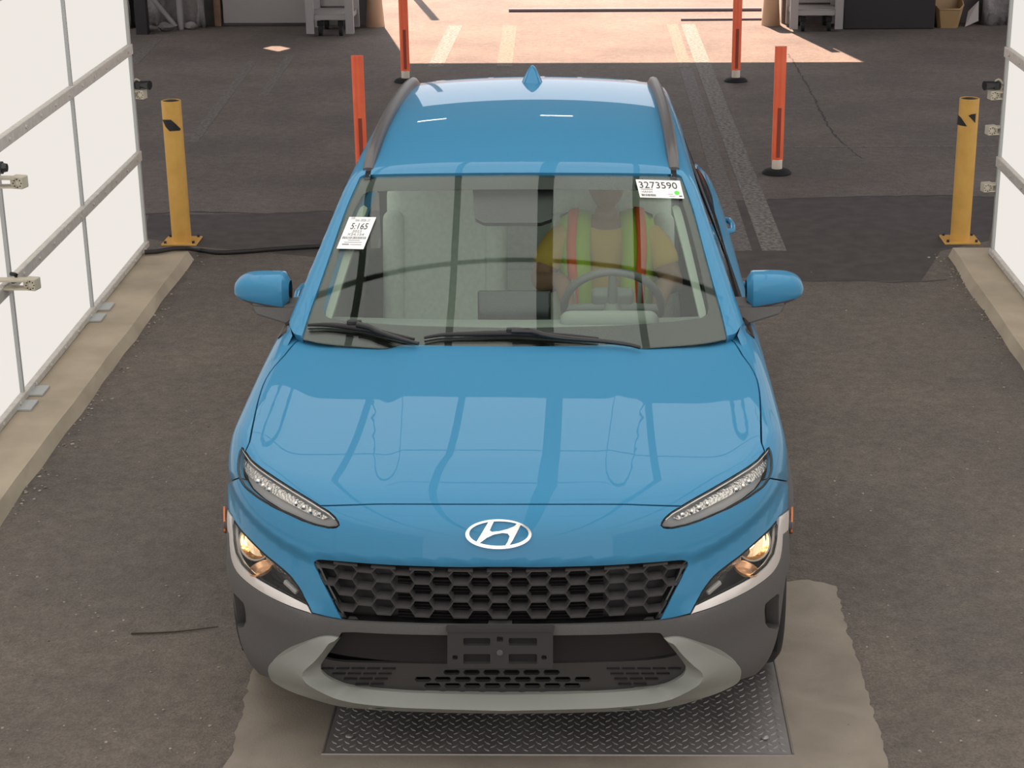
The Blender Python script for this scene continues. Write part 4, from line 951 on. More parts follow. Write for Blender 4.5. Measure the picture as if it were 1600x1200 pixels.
# --- underbody and interior tub
bm = bmesh.new(); box(bm, Vector((0, 2.1, .21)), (1.0, 3.6, .04)); box(bm, Vector((0, 2.16, .215)), (1.62, 1.75, .05)); from_bm('underbody', bm, M_RUBBER, car)
bm = bmesh.new()
for s in (1, -1): box(bm, Vector((s*.78, 2.4, .62)), (.03, 2.1, .70))
box(bm, Vector((0, 1.28, .60)), (1.54, .03, .66)); box(bm, Vector((0, 3.75, .65)), (1.5, .03, .7)); box(bm, Vector((0, 2.4, .30)), (1.56, 2.3, .03)); from_bm('cabin_tub', bm, M_DASH, car)
bm = bmesh.new(); box(bm, Vector((0, .66, .56)), (.86, .8, .38)); from_bm('engine_bay', bm, M_RUBBER, car)
# --- wheels
M_ALLOY = mat('alloy', (.45, .45, .46), .3, .9); M_TYRE = mat('tyre', (.02, .02, .02), .8)
def mkwheel():
    root = empty('wheel', (0, 0, 0), parent=None)
    bm = bmesh.new(); Rm = Matrix.Rotation(math.pi/2, 4, 'Y')
    lathe(bm, [(.215, -.10), (.25, -.108), (.30, -.106), (.325, -.085), (.334, -.04), (.334, .04), (.325, .085), (.30, .106), (.25, .108), (.215, .10), (.215, -.10)], Rm, 40); from_bm('tyre', bm, M_TYRE, root, 40)
    bm = bmesh.new(); lathe(bm, [(.216, -.09), (.216, .09), (.205, .095), (.195, .075), (.195, -.09)], Rm, 40); lathe(bm, [(0, .055), (.05, .06), (.055, .03), (.0, .03)], Rm, 24)
    for k in range(5):
        for d in (-.16, .16):
            a = 2*math.pi*k/5; p0 = Vector((.05, .04*math.cos(a), .04*math.sin(a))); p1 = Vector((.068, .2*math.cos(a+d), .2*math.sin(a+d)))
            tube(bm, [p0, (p0+p1)/2+Vector((.008, 0, 0)), p1], .013, 8)
    from_bm('rim', bm, M_ALLOY, root, 40)
    bm = bmesh.new(); lathe(bm, [(0, -.02), (.13, -.02), (.13, 0), (0, 0)], Rm, 28); from_bm('brake_disc', bm, M_SATIN, root, 40)
    return root
wheel = mkwheel()
k = 0
for y in (WHY, WHY2):
    for s in (1, -1):
        o = wheel if k == 0 else copy_tree(wheel); k += 1
        o.parent = car; o.matrix_parent_inverse = WM(car).inverted(); o.location = (s*.785, y, .340); o.rotation_euler = (0, 0, 0 if s > 0 else math.pi)
        if k == 1: first = o
# --- mirrors
def mkmirror(s):
    root = empty('wing_mirror', (s*.92, 1.56, 1.09), parent=car)
    nx, na = 22, 36; X = np.linspace(0, 1, nx); rows = []
    for t in X:
        x = .822+.212*t; e = (1-(max(t-.45, 0)/.55)**3.6)**.45 if t < 1 else 0; e = max(e, .04); ein = min(1, .55+t/.10*.45) if t < .10 else 1
        zt = 1.162-.022*t**3; zb = 1.020+.038*t; zc = (zt+zb)/2; hz = (zt-zb)/2*e*ein; hy = .075*e**.7*ein; yc = 1.565+.045*t*t
        rows.append([(x, yc-hy*math.copysign(abs(math.cos(a))**.75, math.cos(a)), zc-.012*(1-e)+hz*math.copysign(abs(math.sin(a))**.75, math.sin(a))) for a in np.linspace(-math.pi/2, 1.5*math.pi, na, endpoint=False)])
    R_ = np.array(rows)*(s, 1, 1)
    def piece(name, sel, m, grow=1.0):
        bm = bmesh.new(); G = {}
        c = R_.mean((0, 1))
        def v(i, j):
            if (i, j) not in G: G[(i, j)] = bm.verts.new(tuple(c+(R_[i, j]-c)*grow))
            return G[(i, j)]
        for i in range(nx-1):
            for j in range(na):
                zc_ = (R_[i, j, 2]+R_[i+1, j, 2])/2
                if sel(i, j): bm.faces.new((v(i, j), v(i+1, j), v(i+1, (j+1) % na), v(i, (j+1) % na)))
        if sel(0, 0) is not None:
            pass
        bmesh.ops.holes_fill(bm, edges=[e for e in bm.edges if e.is_boundary and all(vv in [G.get((0, j)) for j in range(na)] or vv in [G.get((nx-1, j)) for j in range(na)] for vv in e.verts)], sides=0)
        from_bm(name, bm, m, root, 50)
    low_ = lambda i, j: ((j <= 5 or j >= na-8) and i < nx-5)
    piece('mirror_cap', lambda i, j: not low_(i, j), M_PAINT, 1.0); piece('mirror_base', low_, M_CLAD, .995)
    bm = bmesh.new(); box(bm, Vector((s*.915, 1.632, 1.095)), (.155, .006, .09), None, .02, 3); from_bm('mirror_glass', bm, M_CHROME, root, 40)
    # stalk down to the door shoulder
    A = [(.76, 1.49, 1.055), (.76, 1.46, .975), (.76, 1.62, .975), (.76, 1.62, 1.055)]; Bq = [(.965, 1.512, 1.060), (.945, 1.505, 1.020), (.945, 1.60, 1.020), (.965, 1.60, 1.060)]
    bm = bmesh.new(); a = [bm.verts.new((s*p[0], p[1], p[2])) for p in A]; b = [bm.verts.new((s*p[0], p[1], p[2])) for p in Bq]
    for i in range(4): bm.faces.new((a[i], a[(i+1) % 4], b[(i+1) % 4], b[i]))
    bm.faces.new(a); bm.faces.new(b[::-1]); bmesh.ops.bevel(bm, geom=list(bm.edges), offset=.008, segments=2, affect='EDGES'); from_bm('mirror_stalk', bm, M_CLAD, root, 40)
mirrored(mkmirror)
# --- wipers
def onws(pts, off): P = hitpx(pts, Fgre); return P+grad(P, Fgre)*off
def wiper(blade, arm, clip):
    root = empty('wiper', tuple(onws([blade[0]], 0)[0]), parent=car)
    b = onws(crom(blade, 10), .010); n = len(b); bm = bmesh.new(); tube(bm, b, [.005+.006*math.sin(math.pi*i/(n-1)) for i in range(n)], 8); from_bm('wiper_blade', bm, M_BLACK, root, 50)
    b = onws(crom([(u, v+4) for u, v in blade], 10), .004); bm = bmesh.new(); tube(bm, b, .003, 6); from_bm('wiper_rubber', bm, M_RUBBER, root, 50)
    a = onws(crom(arm, 8), .022); bm = bmesh.new(); n = len(a); tube(bm, a, [.012-.005*i/(n-1) for i in range(n)], 8); from_bm('wiper_arm', bm, M_GLOSSB, root, 50)
    c = onws([clip], .02)[0]; bm = bmesh.new(); box(bm, Vector(c), (.05, .02, .016), None, .004); from_bm('blade_clip', bm, M_BLACK, root)
wiper([(482, 511), (505, 510.5), (530, 512), (575, 518), (612, 526), (648, 533)], [(560, 514), (581, 519), (590, 524), (612, 532), (640, 540), (655, 544)], (555, 510))
wiper([(663, 531), (690, 526.5), (740, 525), (800, 524), (850, 526), (900, 529), (935, 532)], [(800, 524), (832, 525), (848, 530), (880, 535), (940, 540), (985, 546), (1000, 550)], (803, 522))
# --- interior
def softbox(bm, c, s, R_=None, bev=.05): box(bm, Vector(c), s, R_, bev, 4)
def RX(a): return Matrix.Rotation(a, 3, 'X')
def mkseat(x, y0, name='front_seat'):
    root = empty(name, (x, y0+.25, .33), parent=car)
    bm = bmesh.new(); softbox(bm, (x, y0+.25, .56), (.50, .54, .16), RX(.10), .06); from_bm('seat_cushion', bm, M_CLOTH, root, 60)
    bm = bmesh.new(); softbox(bm, (x, y0+.60, .90), (.50, .15, .66), RX(-.30), .065)
    for s in (1, -1): softbox(bm, (x+s*.215, y0+.55, .86), (.09, .16, .50), RX(-.30), .04)
    from_bm('seat_back', bm, M_CLOTH, root, 60)
    bm = bmesh.new(); softbox(bm, (x, y0+.745, 1.285), (.27, .11, .19), RX(-.2), .05); from_bm('headrest', bm, M_CLOTH, root, 60)
    bm = bmesh.new()
    for s in (1, -1): cyl(bm, (x+s*.07, y0+.70, 1.10), (x+s*.07, y0+.74, 1.24), .008, seg=10)
    box(bm, Vector((x, y0+.25, .42)), (.44, .5, .14)); from_bm('seat_frame', bm, M_DASH, root)
mkseat(.35, 2.05); mkseat(-.35, 2.10)
root = empty('rear_seat', (0, 3.2, .33), parent=car)
bm = bmesh.new(); softbox(bm, (0, 3.15, .56), (1.32, .50, .18), RX(.08), .06); from_bm('seat_cushion', bm, M_CLOTH, root, 60)
bm = bmesh.new(); softbox(bm, (0, 3.48, .90), (1.34, .15, .62), RX(-.32), .06); from_bm('seat_back', bm, M_CLOTH, root, 60)
for x in (-.42, 0, .42):
    bm = bmesh.new(); softbox(bm, (x, 3.60, 1.23), (.26, .10, .15), RX(-.2), .045); from_bm('headrest', bm, M_CLOTH, root, 60)
root = empty('dashboard', (0, 1.5, .9), parent=car)
bm = bmesh.new(); prof = [(1.16, .90), (1.25, .955), (1.45, .975), (1.62, .965), (1.70, .93), (1.72, .85), (1.66, .70), (1.60, .62), (1.30, .62)]
A = [[bm.verts.new((x, y+.05*(x/.75)**2, z)) for y, z in prof] for x in np.linspace(-.76, .76, 9)]
for i in range(8):
    for k in range(len(prof)-1): bm.faces.new((A[i][k], A[i][k+1], A[i+1][k+1], A[i+1][k]))
from_bm('dash_top', bm, M_DASH, root, 40)
bm = bmesh.new(); softbox(bm, (.33, 1.63, .955), (.36, .18, .08), RX(-.3), .036); from_bm('instrument_hood', bm, M_DASH, root, 50)
bm = bmesh.new(); box(bm, Vector((-.02, 1.70, .98)), (.27, .02, .14), RX(-.25), .008); from_bm('centre_screen', bm, M_GLOSSB, root)
bm = bmesh.new(); softbox(bm, (0, 2.2, .52), (.22, 1.0, .30), None, .05); from_bm('centre_console', bm, M_DASH, root, 50)
# steering wheel
SWC = Vector((.345, 1.88, .935)); SWR = Matrix.Rotation(math.radians(-62), 3, 'X')
swp = lambda a, r=.183: SWC+SWR @ Vector((r*math.cos(a), r*math.sin(a), 0))
root = empty('steering_wheel', tuple(SWC), parent=car)
bm = bmesh.new(); tube(bm, [swp(a) for a in np.linspace(0, 2*math.pi, 48, endpoint=False)], .0155, 12, True); from_bm('wheel_rim', bm, mat('wheel_leather', (.13, .13, .13), .55), root, 60)
bm = bmesh.new(); softbox(bm, tuple(SWC+SWR @ Vector((0, 0, .02))), (.16, .14, .05), SWR, .02)
for a in (0.05, math.pi-.05, -math.pi/2): tube(bm, [SWC, swp(a)], [.022, .014], 8)
tube(bm, [SWC, SWC+SWR @ Vector((0, 0, -.24))], .035, 12); from_bm('wheel_hub', bm, M_DASH, root, 50)
# rear-view mirror and sensor pod
root = empty('cabin_mirror', (0, 1.88, 1.36), parent=car)
pp_ = onws([(737, 280), (865, 280), (862, 331), (845, 337), (755, 337), (741, 330)], -.035)
bm = bmesh.new(); A = [bm.verts.new(tuple(p)) for p in pp_]; Bq = [bm.verts.new((p[0], p[1]+.03, p[2]-.02)) for p in pp_]; bm.faces.new(A); bm.faces.new(Bq[::-1])
for i in range(6): bm.faces.new((A[i], A[(i+1) % 6], Bq[(i+1) % 6], Bq[i]))
from_bm('sensor_pod', bm, mat('pod_grey', (.03, .028, .03), .6), root)
bm = bmesh.new(); softbox(bm, (0, 1.93, 1.315), (.25, .03, .075), RX(-.1), .014); from_bm('mirror_body', bm, M_DASH, root, 50)
# --- side marker lamps on the front arches
mk = patch([SID([(.540, .60), (.548, .62), (.572, .675), (.566, .68), (.536, .61)], .02, Flow)], SIDEP, .03, 0, offset=.0165, F=Flow, mirror=False, flange=.006); pair('side_marker', mk, mat('amber_lens', (.75, .20, .05), .2), car)
# =================================================================== STICKERS ON THE WINDSHIELD
M_PAPER = mat('sticker_white', (.86, .85, .83), .5, 0, .3); M_INK = mat('ink', (.03, .03, .035), .6); M_INKG = mat('ink_grey', (.22, .23, .25), .6); M_DOT = mat('ink_green', (.10, .72, .06), .5)
def textmesh(txt):
    cu = bpy.data.curves.new('t', 'FONT'); cu.body = txt; cu.align_x = 'CENTER'; cu.align_y = 'CENTER'; cu.resolution_u = 3
    o = bpy.data.objects.new('t', cu); COL.objects.link(o); dg = bpy.context.evaluated_depsgraph_get(); me = o.evaluated_get(dg).to_mesh()
    V = np.array([v.co[:] for v in me.vertices]); F = [tuple(p.vertices) for p in me.polygons]; o.evaluated_get(dg).to_mesh_clear(); bpy.data.objects.remove(o)
    mn, mx_ = V.min(0), V.max(0); V = (V-(mn+mx_)/2)/(mx_-mn+1e-9); return V[:, :2], F
def sticker(name, quad, label, lines, marks):
    """quad: TL, TR, BR, BL pixels; lines: (text, cx, cy, w, h, mat) in unit square, y down"""
    Q = hitpx(quad, Fgre); N = grad(Q, Fgre).mean(0); N /= np.linalg.norm(N)
    def pt(a, b, h): 
        q = np.asarray(a)[..., None], np.asarray(b)[..., None]
        P = Q[0]*(1-q[0])*(1-q[1])+Q[1]*q[0]*(1-q[1])+Q[2]*q[0]*q[1]+Q[3]*(1-q[0])*q[1]; return P+N*h
    n = 7; g = np.linspace(0, 1, n); A, B = np.meshgrid(g, g); A = A.ravel(); B = B.ravel()
    P = pt(A, B, 0.0)
    # lie on the glass: push each node just outside the body surface
    D = P-CAM; D /= np.linalg.norm(D, axis=1, keepdims=True); H, ok = cast(CAM, D, 3.5, 10.5, Fgre, 150); P = H+N*.002
    F = [(i*n+j, i*n+j+1, (i+1)*n+j+1, (i+1)*n+j) for i in range(n-1) for j in range(n-1)]
    root = from_py(name, P, [f[::-1] for f in F], M_PAPER, None, label=label, cat='sticker')
    def onsurf(a, b, h):
        X = pt(a, b, 0.0); D = X-CAM; D /= np.linalg.norm(D, axis=1, keepdims=True); H, ok = cast(CAM, D, 3.5, 10.5, Fgre, 150); return H+N*h
    for txt, cx, cy, w_, h_, m in lines:
        V, Fx = textmesh(txt); from_py('printed_text', onsurf(cx+V[:, 0]*w_, cy-V[:, 1]*h_, .0032), Fx, m, root)
    for kind, cx, cy, w_, h_, m in marks:
        if kind == 'bars':
            VV, FF = [], []; r = random.Random(5); x = -.5
            while x < .5:
                ww = r.choice((.012, .02, .03)); k = len(VV); VV += [(cx+x*w_, cy-h_/2), (cx+min(x+ww, .5)*w_, cy-h_/2), (cx+min(x+ww, .5)*w_, cy+h_/2), (cx+x*w_, cy+h_/2)]; FF.append((k, k+1, k+2, k+3)); x += ww+r.choice((.012, .018, .028))
            VV = np.array(VV); from_py('printed_barcode', onsurf(VV[:, 0], VV[:, 1], .0032), FF, m, root, kind='stuff')
        elif kind == 'dot':
            a = np.linspace(0, 2*math.pi, 24, endpoint=False); from_py('printed_dot', onsurf(cx+w_/2*np.cos(a), cy+h_/2*np.sin(a), .0034), [tuple(range(24))], m, root)
        elif kind == 'rule':
            from_py('printed_rule', onsurf(np.array([cx-w_/2, cx+w_/2, cx+w_/2, cx-w_/2]), np.array([cy-h_/2, cy-h_/2, cy+h_/2, cy+h_/2]), .0032), [(0, 1, 2, 3)], m, root)
    return root
sticker('lane_sticker', [(546, 339.5), (588, 340), (568, 390), (526, 389)], 'tall white paper sticker reading 5:165 on the windshield',
    [('5:165', .52, .295, .62, .19, M_INK), ('Sale 2026 23', .55, .105, .55, .075, M_INKG), ('2023', .50, .455, .34, .075, M_INKG), ('X24,154', .50, .56, .62, .085, M_INKG), ('228', .17, .045, .14, .06, M_INKG)],
    [('bars', .50, .66, .88, .07, M_INKG), ('rule', .52, .735, .45, .012, M_INKG), ('rule', .52, .80, .66, .012, M_INKG), ('rule', .27, .865, .26, .03, M_INKG), ('rule', .66, .87, .42, .012, M_INKG)])
sticker('number_sticker', [(993, 281), (1062, 283), (1069, 311), (1000, 309)], 'wide white paper sticker with the number 3273590 and a green dot',
    [('3273590', .475, .30, .86, .36, M_INK), ('HANH', .19, .68, .24, .12, M_INKG)],
    [('bars', .21, .87, .32, .12, M_INK), ('rule', .20, .545, .27, .03, M_INKG), ('dot', .865, .70, .12, .21, M_DOT), ('rule', .71, .78, .12, .02, M_INKG), ('rule', .74, .90, .14, .02, M_INKG), ('rule', .93, .88, .07, .05, M_INK)])

# =================================================================== THE DRIVER
M_SKIN = mat('skin', (.30, .17, .11), .55, 0, .3); M_TEE = mat('yellow_cloth', (.62, .42, .10), .9, 0, .1); M_VEST = mat('lime_cloth', (.42, .60, .05), .85, 0, .1)
M_ORNG = mat('orange_stripe', (.85, .16, .04), .7, 0, .2); M_SILV = mat('grey_stripe', (.45, .46, .46), .5, 0, .4); M_JEAN = mat('dark_trousers', (.05, .055, .08), .9, 0, .1); M_HAIR = mat('dark_hair', (.03, .025, .022), .8)
def skinned(name, verts, edges, material, parent, sub=2, rootv=0, **kw):
    me = bpy.data.meshes.new(name); me.from_pydata([v[:3] for v in verts], edges, []); o = bpy.data.objects.new(name, me); link(o, parent)
    md = o.modifiers.new('skin', 'SKIN'); md.use_smooth_shade = True; md.branch_smoothing = .6
    for i, v in enumerate(verts):
        r = v[3]; sv = me.skin_vertices[0].data[i]; sv.radius = r if isinstance(r, tuple) else (r, r); sv.use_root = (i == rootv)
    sb = o.modifiers.new('sub', 'SUBSURF'); sb.levels = sub; sb.render_levels = sub
    dg = bpy.context.evaluated_depsgraph_get(); me2 = bpy.data.meshes.new_from_object(o.evaluated_get(dg)); o.modifiers.clear(); old = o.data; o.data = me2; bpy.data.meshes.remove(old)
    me2.materials.clear(); me2.materials.append(material); me2.polygons.foreach_set('use_smooth', [True]*len(me2.polygons)); return meta(o, **kw)
DX = .325
def D_(x, y, z, r): return (DX+x, y, z, r)
# pelvis, spine, neck, head, arms to the wheel, legs to the pedals
hl = swp(math.radians(150), .183); hr_ = swp(math.radians(28), .183)
def handpos(p): return (p.x, p.y+.035, p.z+.005)
SH = .185
body = [D_(0, 2.36, .62, (.15, .12)), D_(0, 2.40, .80, (.14, .11)), D_(0, 2.42, .97, (.16, .11)), D_(0, 2.40, 1.09, (.11, .085)), D_(0, 2.375, 1.16, .055), D_(0, 2.35, 1.215, .055)]
vs_ = body+[D_(-SH, 2.40, 1.075, .062), D_(-SH-.085, 2.30, .90, .050), (hl.x-.035, 2.08, .98, .036), (hl.x, hl.y+.05, hl.z+.005, .030),
    D_(SH, 2.40, 1.075, .062), D_(SH+.085, 2.30, .90, .050), (hr_.x+.045, 2.08, .965, .036), (hr_.x+.005, hr_.y+.05, hr_.z+.005, .030),
    D_(-.10, 2.26, .62, .085), D_(-.13, 1.92, .64, .066), D_(-.13, 1.66, .40, .048), D_(.10, 2.26, .62, .085), D_(.13, 1.92, .64, .066), D_(.12, 1.66, .40, .048)]
ed_ = [(0, 1), (1, 2), (2, 3), (3, 4), (4, 5), (3, 6), (6, 7), (7, 8), (8, 9), (3, 10), (10, 11), (11, 12), (12, 13), (0, 14), (14, 15), (15, 16), (0, 17), (17, 18), (18, 19)]
# five fingers per hand curled over the rim
def fingers(base, idx, side, rim_a):
    global vs_, ed_
    for k in range(4):
        a = rim_a+side*(.05+.055*k)-side*.12; p = swp(a, .183); o0 = len(vs_)
        kn = Vector((p.x, p.y+.022, p.z+.022)); tip = p+SWR @ Vector((.0, .0, -.018)); tp2 = p-(p-SWC).normalized()*.004+Vector((0, -.022, .006))
        vs_ += [(kn.x, kn.y, kn.z, .0095), (p.x+(p-SWC).x*.11, p.y-.006, p.z+.026, .0088), (tp2.x, tp2.y-.004, tp2.z+.006, .0078)]
        ed_ += [(idx, o0), (o0, o0+1), (o0+1, o0+2)]
    a = rim_a-side*.22; p = swp(a, .165); o0 = len(vs_); vs_ += [(p.x, p.y+.020, p.z+.004, .010), (p.x, p.y+.016, p.z+.018, .0085)]; ed_ += [(idx, o0), (o0, o0+1)]
fingers(hl, 9, 1, math.radians(150)); fingers(hr_, 13, -1, math.radians(28))
person = skinned('person', vs_, ed_, M_SKIN, None, 2, 0, label='person in yellow shirt and hi-vis vest holding the steering wheel', cat='person')
# head: one shaped mesh with brow, nose, mouth, ears
bm = bmesh.new(); bmesh.ops.create_uvsphere(bm, u_segments=40, v_segments=28, radius=1.0)
hc = Vector((DX, 2.335, 1.315)); 
for v in bm.verts:
    x, y, z = v.co; sx, sy, sz = .076, .096, .118
    jaw = 1-.22*max(0, -z)**1.5; x2 = x*jaw; y2 = y*(1-.10*max(0, -z))
    front = max(0, -y)
    nose = .20*math.exp(-(x/.14)**2-((z+.12)/.20)**2)*front; brow = .05*math.exp(-((z-.16)/.09)**2)*front*math.exp(-(x/.6)**2)
    eye = -.09*front*(math.exp(-((abs(x)-.40)/.15)**2-((z-.02)/.09)**2)); mouth = .05*math.exp(-(x/.32)**2-((z+.46)/.06)**2)*front-.05*math.exp(-(x/.30)**2-((z+.40)/.03)**2)*front; chin = .07*math.exp(-(x/.3)**2-((z+.80)/.14)**2)*front
    ear = .13*math.exp(-((y-.08)/.13)**2-((z+.02)/.20)**2)*min(1, abs(x)**3)*(1 if x > 0 else -1)
    v.co = hc+Vector(((x2+ear)*sx, (y2-nose-brow-eye-mouth-chin)*sy, z*sz))
head = from_bm('head', bm, M_SKIN, person, 180)
for s in (-1, 1):
    bm = bmesh.new(); bmesh.ops.create_uvsphere(bm, u_segments=12, v_segments=8, radius=.0115); bmesh.ops.translate(bm, verts=bm.verts, vec=hc+Vector((s*.030, -.082, .003))); from_bm('eye', bm, mat('eye_white', (.7, .68, .65), .3), head, 180)
    bm = bmesh.new(); bmesh.ops.create_uvsphere(bm, u_segments=10, v_segments=8, radius=.0055); bmesh.ops.translate(bm, verts=bm.verts, vec=hc+Vector((s*.030, -.0905, .003))); from_bm('iris', bm, M_HAIR, head, 180)
bm = bmesh.new(); bmesh.ops.create_uvsphere(bm, u_segments=32, v_segments=20, radius=1.0)
bmesh.ops.delete(bm, geom=[v for v in bm.verts if v.co.z < -.25+.75*max(0, -v.co.y)+.15*abs(v.co.x)], context='VERTS')
for v in bm.verts: v.co = hc+Vector((v.co.x*.082, v.co.y*.102+.004, v.co.z*.124+.004))
from_bm('hair', bm, M_HAIR, person, 180)
# shirt, trousers
tee = [D_(0, 2.36, .66, (.165, .135)), D_(0, 2.40, .80, (.152, .125)), D_(0, 2.42, .97, (.162, .122)), D_(0, 2.405, 1.08, (.12, .095)), D_(-SH, 2.40, 1.07, .076), D_(-SH-.045, 2.355, .995, .066), D_(-SH-.066, 2.325, .95, .062), D_(SH, 2.40, 1.07, .076), D_(SH+.045, 2.355, .995, .066), D_(SH+.066, 2.325, .95, .062)]
skinned('t_shirt', tee, [(0, 1), (1, 2), (2, 3), (3, 4), (4, 5), (5, 6), (3, 7), (7, 8), (8, 9)], M_TEE, person)
tr = [D_(0, 2.38, .60, (.165, .13)), D_(-.10, 2.26, .625, .098), D_(-.13, 1.92, .645, .078), D_(-.13, 1.68, .42, .062), D_(.10, 2.26, .625, .098), D_(.13, 1.92, .645, .078), D_(.12, 1.68, .42, .062)]
skinned('trousers', tr, [(0, 1), (1, 2), (2, 3), (0, 4), (4, 5), (5, 6)], M_JEAN, person)
for s in (-1, 1):
    sh = [D_(s*.13, 1.66, .37, .045), D_(s*.13, 1.56, .335, .042), D_(s*.13, 1.46, .325, .035)]; skinned('shoe', sh, [(0, 1), (1, 2)], M_RUBBER, person)
# vest fronts: two strips over the chest and shoulders, each with an orange band edged in grey, plus the back
def vest_side(s):
    # path from waist up the chest over the shoulder
    path = [(.115, 2.235, .70), (.11, 2.250, .82), (.115, 2.275, .95), (.12, 2.300, 1.05), (.115, 2.345, 1.135), (.11, 2.42, 1.165), (.11, 2.50, 1.12), (.11, 2.545, 1.0), (.11, 2.555, .80), (.11, 2.54, .68)]
    P = crom([(DX+s*x, y, z) for x, y, z in path], .02)
    def band(name, a, b, m, lift, i0=0, i1=None, par=None):
        Q = P[i0:i1]; V = []
        for i, p in enumerate(Q):
            t = Q[min(i+1, len(Q)-1)]-Q[max(i-1, 0)]; t /= np.linalg.norm(t); n = np.cross(t, (s, 0, 0))*s; n = n/np.linalg.norm(n)
            if (p-np.array((DX, 2.41, .9)))@n < 0: n = -n
            c = lambda w: p+np.array((s*w, 0, 0))+n*(lift-max(0, abs(w)-.03)*.55)+np.array((0, max(0, w-.02)*.7*(1 if p[1] < 2.41 else -1), 0))
            V += [c(a), c((2*a+b)/3), c((a+2*b)/3), c(b)]
        k = len(Q); F = [(i*4+j, i*4+j+1, i*4+j+5, i*4+j+4) for i in range(k-1) for j in range(3)]
        o = from_py(name, V, F, m, par or person, smooth=True); md = o.modifiers.new('t', 'SOLIDIFY'); md.thickness = .004; md.offset = 1; return o
    v = band('vest_front', -.055, .075, M_VEST, .012)
    band('vest_orange_band', .002, .040, M_ORNG, .019, par=v); band('vest_grey_band', .012, .028, M_SILV, .024, 0, 12, par=v)
vest_side(-1); vest_side(1)

# =================================================================== STEEL PLATE
M_STEEL = mat('tread_steel', (.11, .11, .115), .5, .4); noisy(M_STEEL, (.16, .145, .145), (.27, .255, .255), 4, 8, .2, 300, .001)
M_LUG = mat('tread_lug', (.30, .29, .285), .42, .5)
pc_ = [onz(u, v, .012)[:2] for u, v in ((508, 1174), (1237.5, 1175), (1205, 1028))]
y0_ = (pc_[0][1]+pc_[1][1])/2; x0_, x1_ = pc_[0][0], (pc_[1][0]+pc_[2][0])/2; y1_ = y0_+1.55
plate = empty('tread_plate', ((x0_+x1_)/2, (y0_+y1_)/2, .004), 'dark steel tread plate set in the concrete under the bumper', 'steel plate')
bm = bmesh.new(); prism(bm, [(x0_, y0_), (x1_, y0_), (x1_, y1_), (x0_, y1_)], .0005, .006); from_bm('plate_sheet', bm, M_STEEL, plate)
bm = bmesh.new(); st = .040; i = 0
for j in range(int((y1_-y0_)/(st*.5))):
    for i in range(int((x1_-x0_)/st)):
        x = x0_+.02+i*st+(.5*st if j % 2 else 0); y = y0_+.02+j*st*.5; a = math.radians(45 if j % 2 else -45)
        if x > x1_-.015 or y > y1_-.015: continue
        d = Vector((math.cos(a), math.sin(a), 0)); n = Vector((-d.y, d.x, 0)); c = Vector((x, y, .006))
        b0 = [c+d*.014, c+n*.0048, c-d*.014, c-n*.0048]; t0 = [c+d*.010+Vector((0, 0, .0022)), c+n*.0028+Vector((0, 0, .0022)), c-d*.010+Vector((0, 0, .0022)), c-n*.0028+Vector((0, 0, .0022))]
        A = [bm.verts.new(p) for p in b0]; B = [bm.verts.new(p) for p in t0]; bm.faces.new(B)
        for q in range(4): bm.faces.new((A[q], A[(q+1) % 4], B[(q+1) % 4], B[q]))
from_bm('tread_lugs', bm, M_LUG, plate, kind='stuff')
for u, v in ((546, 1150), (1195, 1152)):
    p = onz(u, v, .012); bm = bmesh.new(); lathe(bm, [(0, .006), (.007, .006), (.011, .003), (.013, 0)], Matrix.Translation(Vector(p)), 16); from_bm('plate_bolt', bm, M_LUG, plate, 40)
bm = bmesh.new()
for a, b in (((x0_-.007, y0_), (x0_-.007, y1_)), ((x1_+.007, y0_), (x1_+.007, y1_)), ((x0_-.012, y0_-.006), (x1_+.012, y0_-.006))):
    tube(bm, [(a[0], a[1], .004), (b[0], b[1], .004)], .0045, 6)
from_bm('plate_edging', bm, mat('edge_steel', (.22, .2, .19), .5, .6), plate, kind='stuff')

# =================================================================== BOLLARDS, POSTS
M_YEL = noisy(mat('yellow_paint', (.55, .32, .05), .45, 0, .5), (.62, .345, .075), (.70, .40, .095), 12, 5); M_CAP = mat('bollard_cap', (.05, .045, .045), .5, .3); M_BTAPE = mat('black_tape', (.012, .012, .013), .5)
def mkbollard(px_, a_tape, label):
    p = onz(*px_); root = empty('bollard', (p[0], p[1], 0), label, 'bollard', 'yellow bollards at the end of the light walls')
    x, y = p[0], p[1]; r = .060; H = .895
    bm = bmesh.new(); lathe(bm, [(r, .012), (r, H), (r-.004, H+.002), (r-.004, H-.02)], Matrix.Translation((x, y, 0)), 36); from_bm('tube', bm, M_YEL, root, 40)
    bm = bmesh.new(); lathe(bm, [(r-.004, H-.006), (.03, H+.002), (0, H+.004)], Matrix.Translation((x, y, 0)), 36); from_bm('cap', bm, M_CAP, root, 40)
    bm = bmesh.new(); box(bm, Vector((x, y, .006)), (.22, .20, .012), None, .003); bp = from_bm('base_plate', bm, M_YEL, root)
    for sx in (-1, 1):
        for sy in (-1, 1):
            bm = bmesh.new(); cyl(bm, (x+sx*.088, y+sy*.078, .010), (x+sx*.088, y+sy*.078, .026), .009, seg=6); from_bm('anchor_bolt', bm, M_CAP, bp)
    Fc = lambda P: np.hypot(P[..., 0]-x, P[..., 1]-y)-r
    for poly in a_tape:    # slanted black tape patches wrapped on the tube
        pts = hitpx(crom(list(poly)+[poly[0]], 2.0)[:-1] if False else np.vstack([crom([poly[i], poly[(i+1) % len(poly)]], 2.0)[:-1] for i in range(len(poly))]), Fc, (9.5, 12.5), 1200); d_ = patch([pts], Persp(CAM, (x, y, .8), (0, 0, 1), (8, 13)), .006, 0, offset=.002, F=Fc, mirror=False, flange=.001); panel('tape_patch', d_, M_BTAPE, root)
    return root
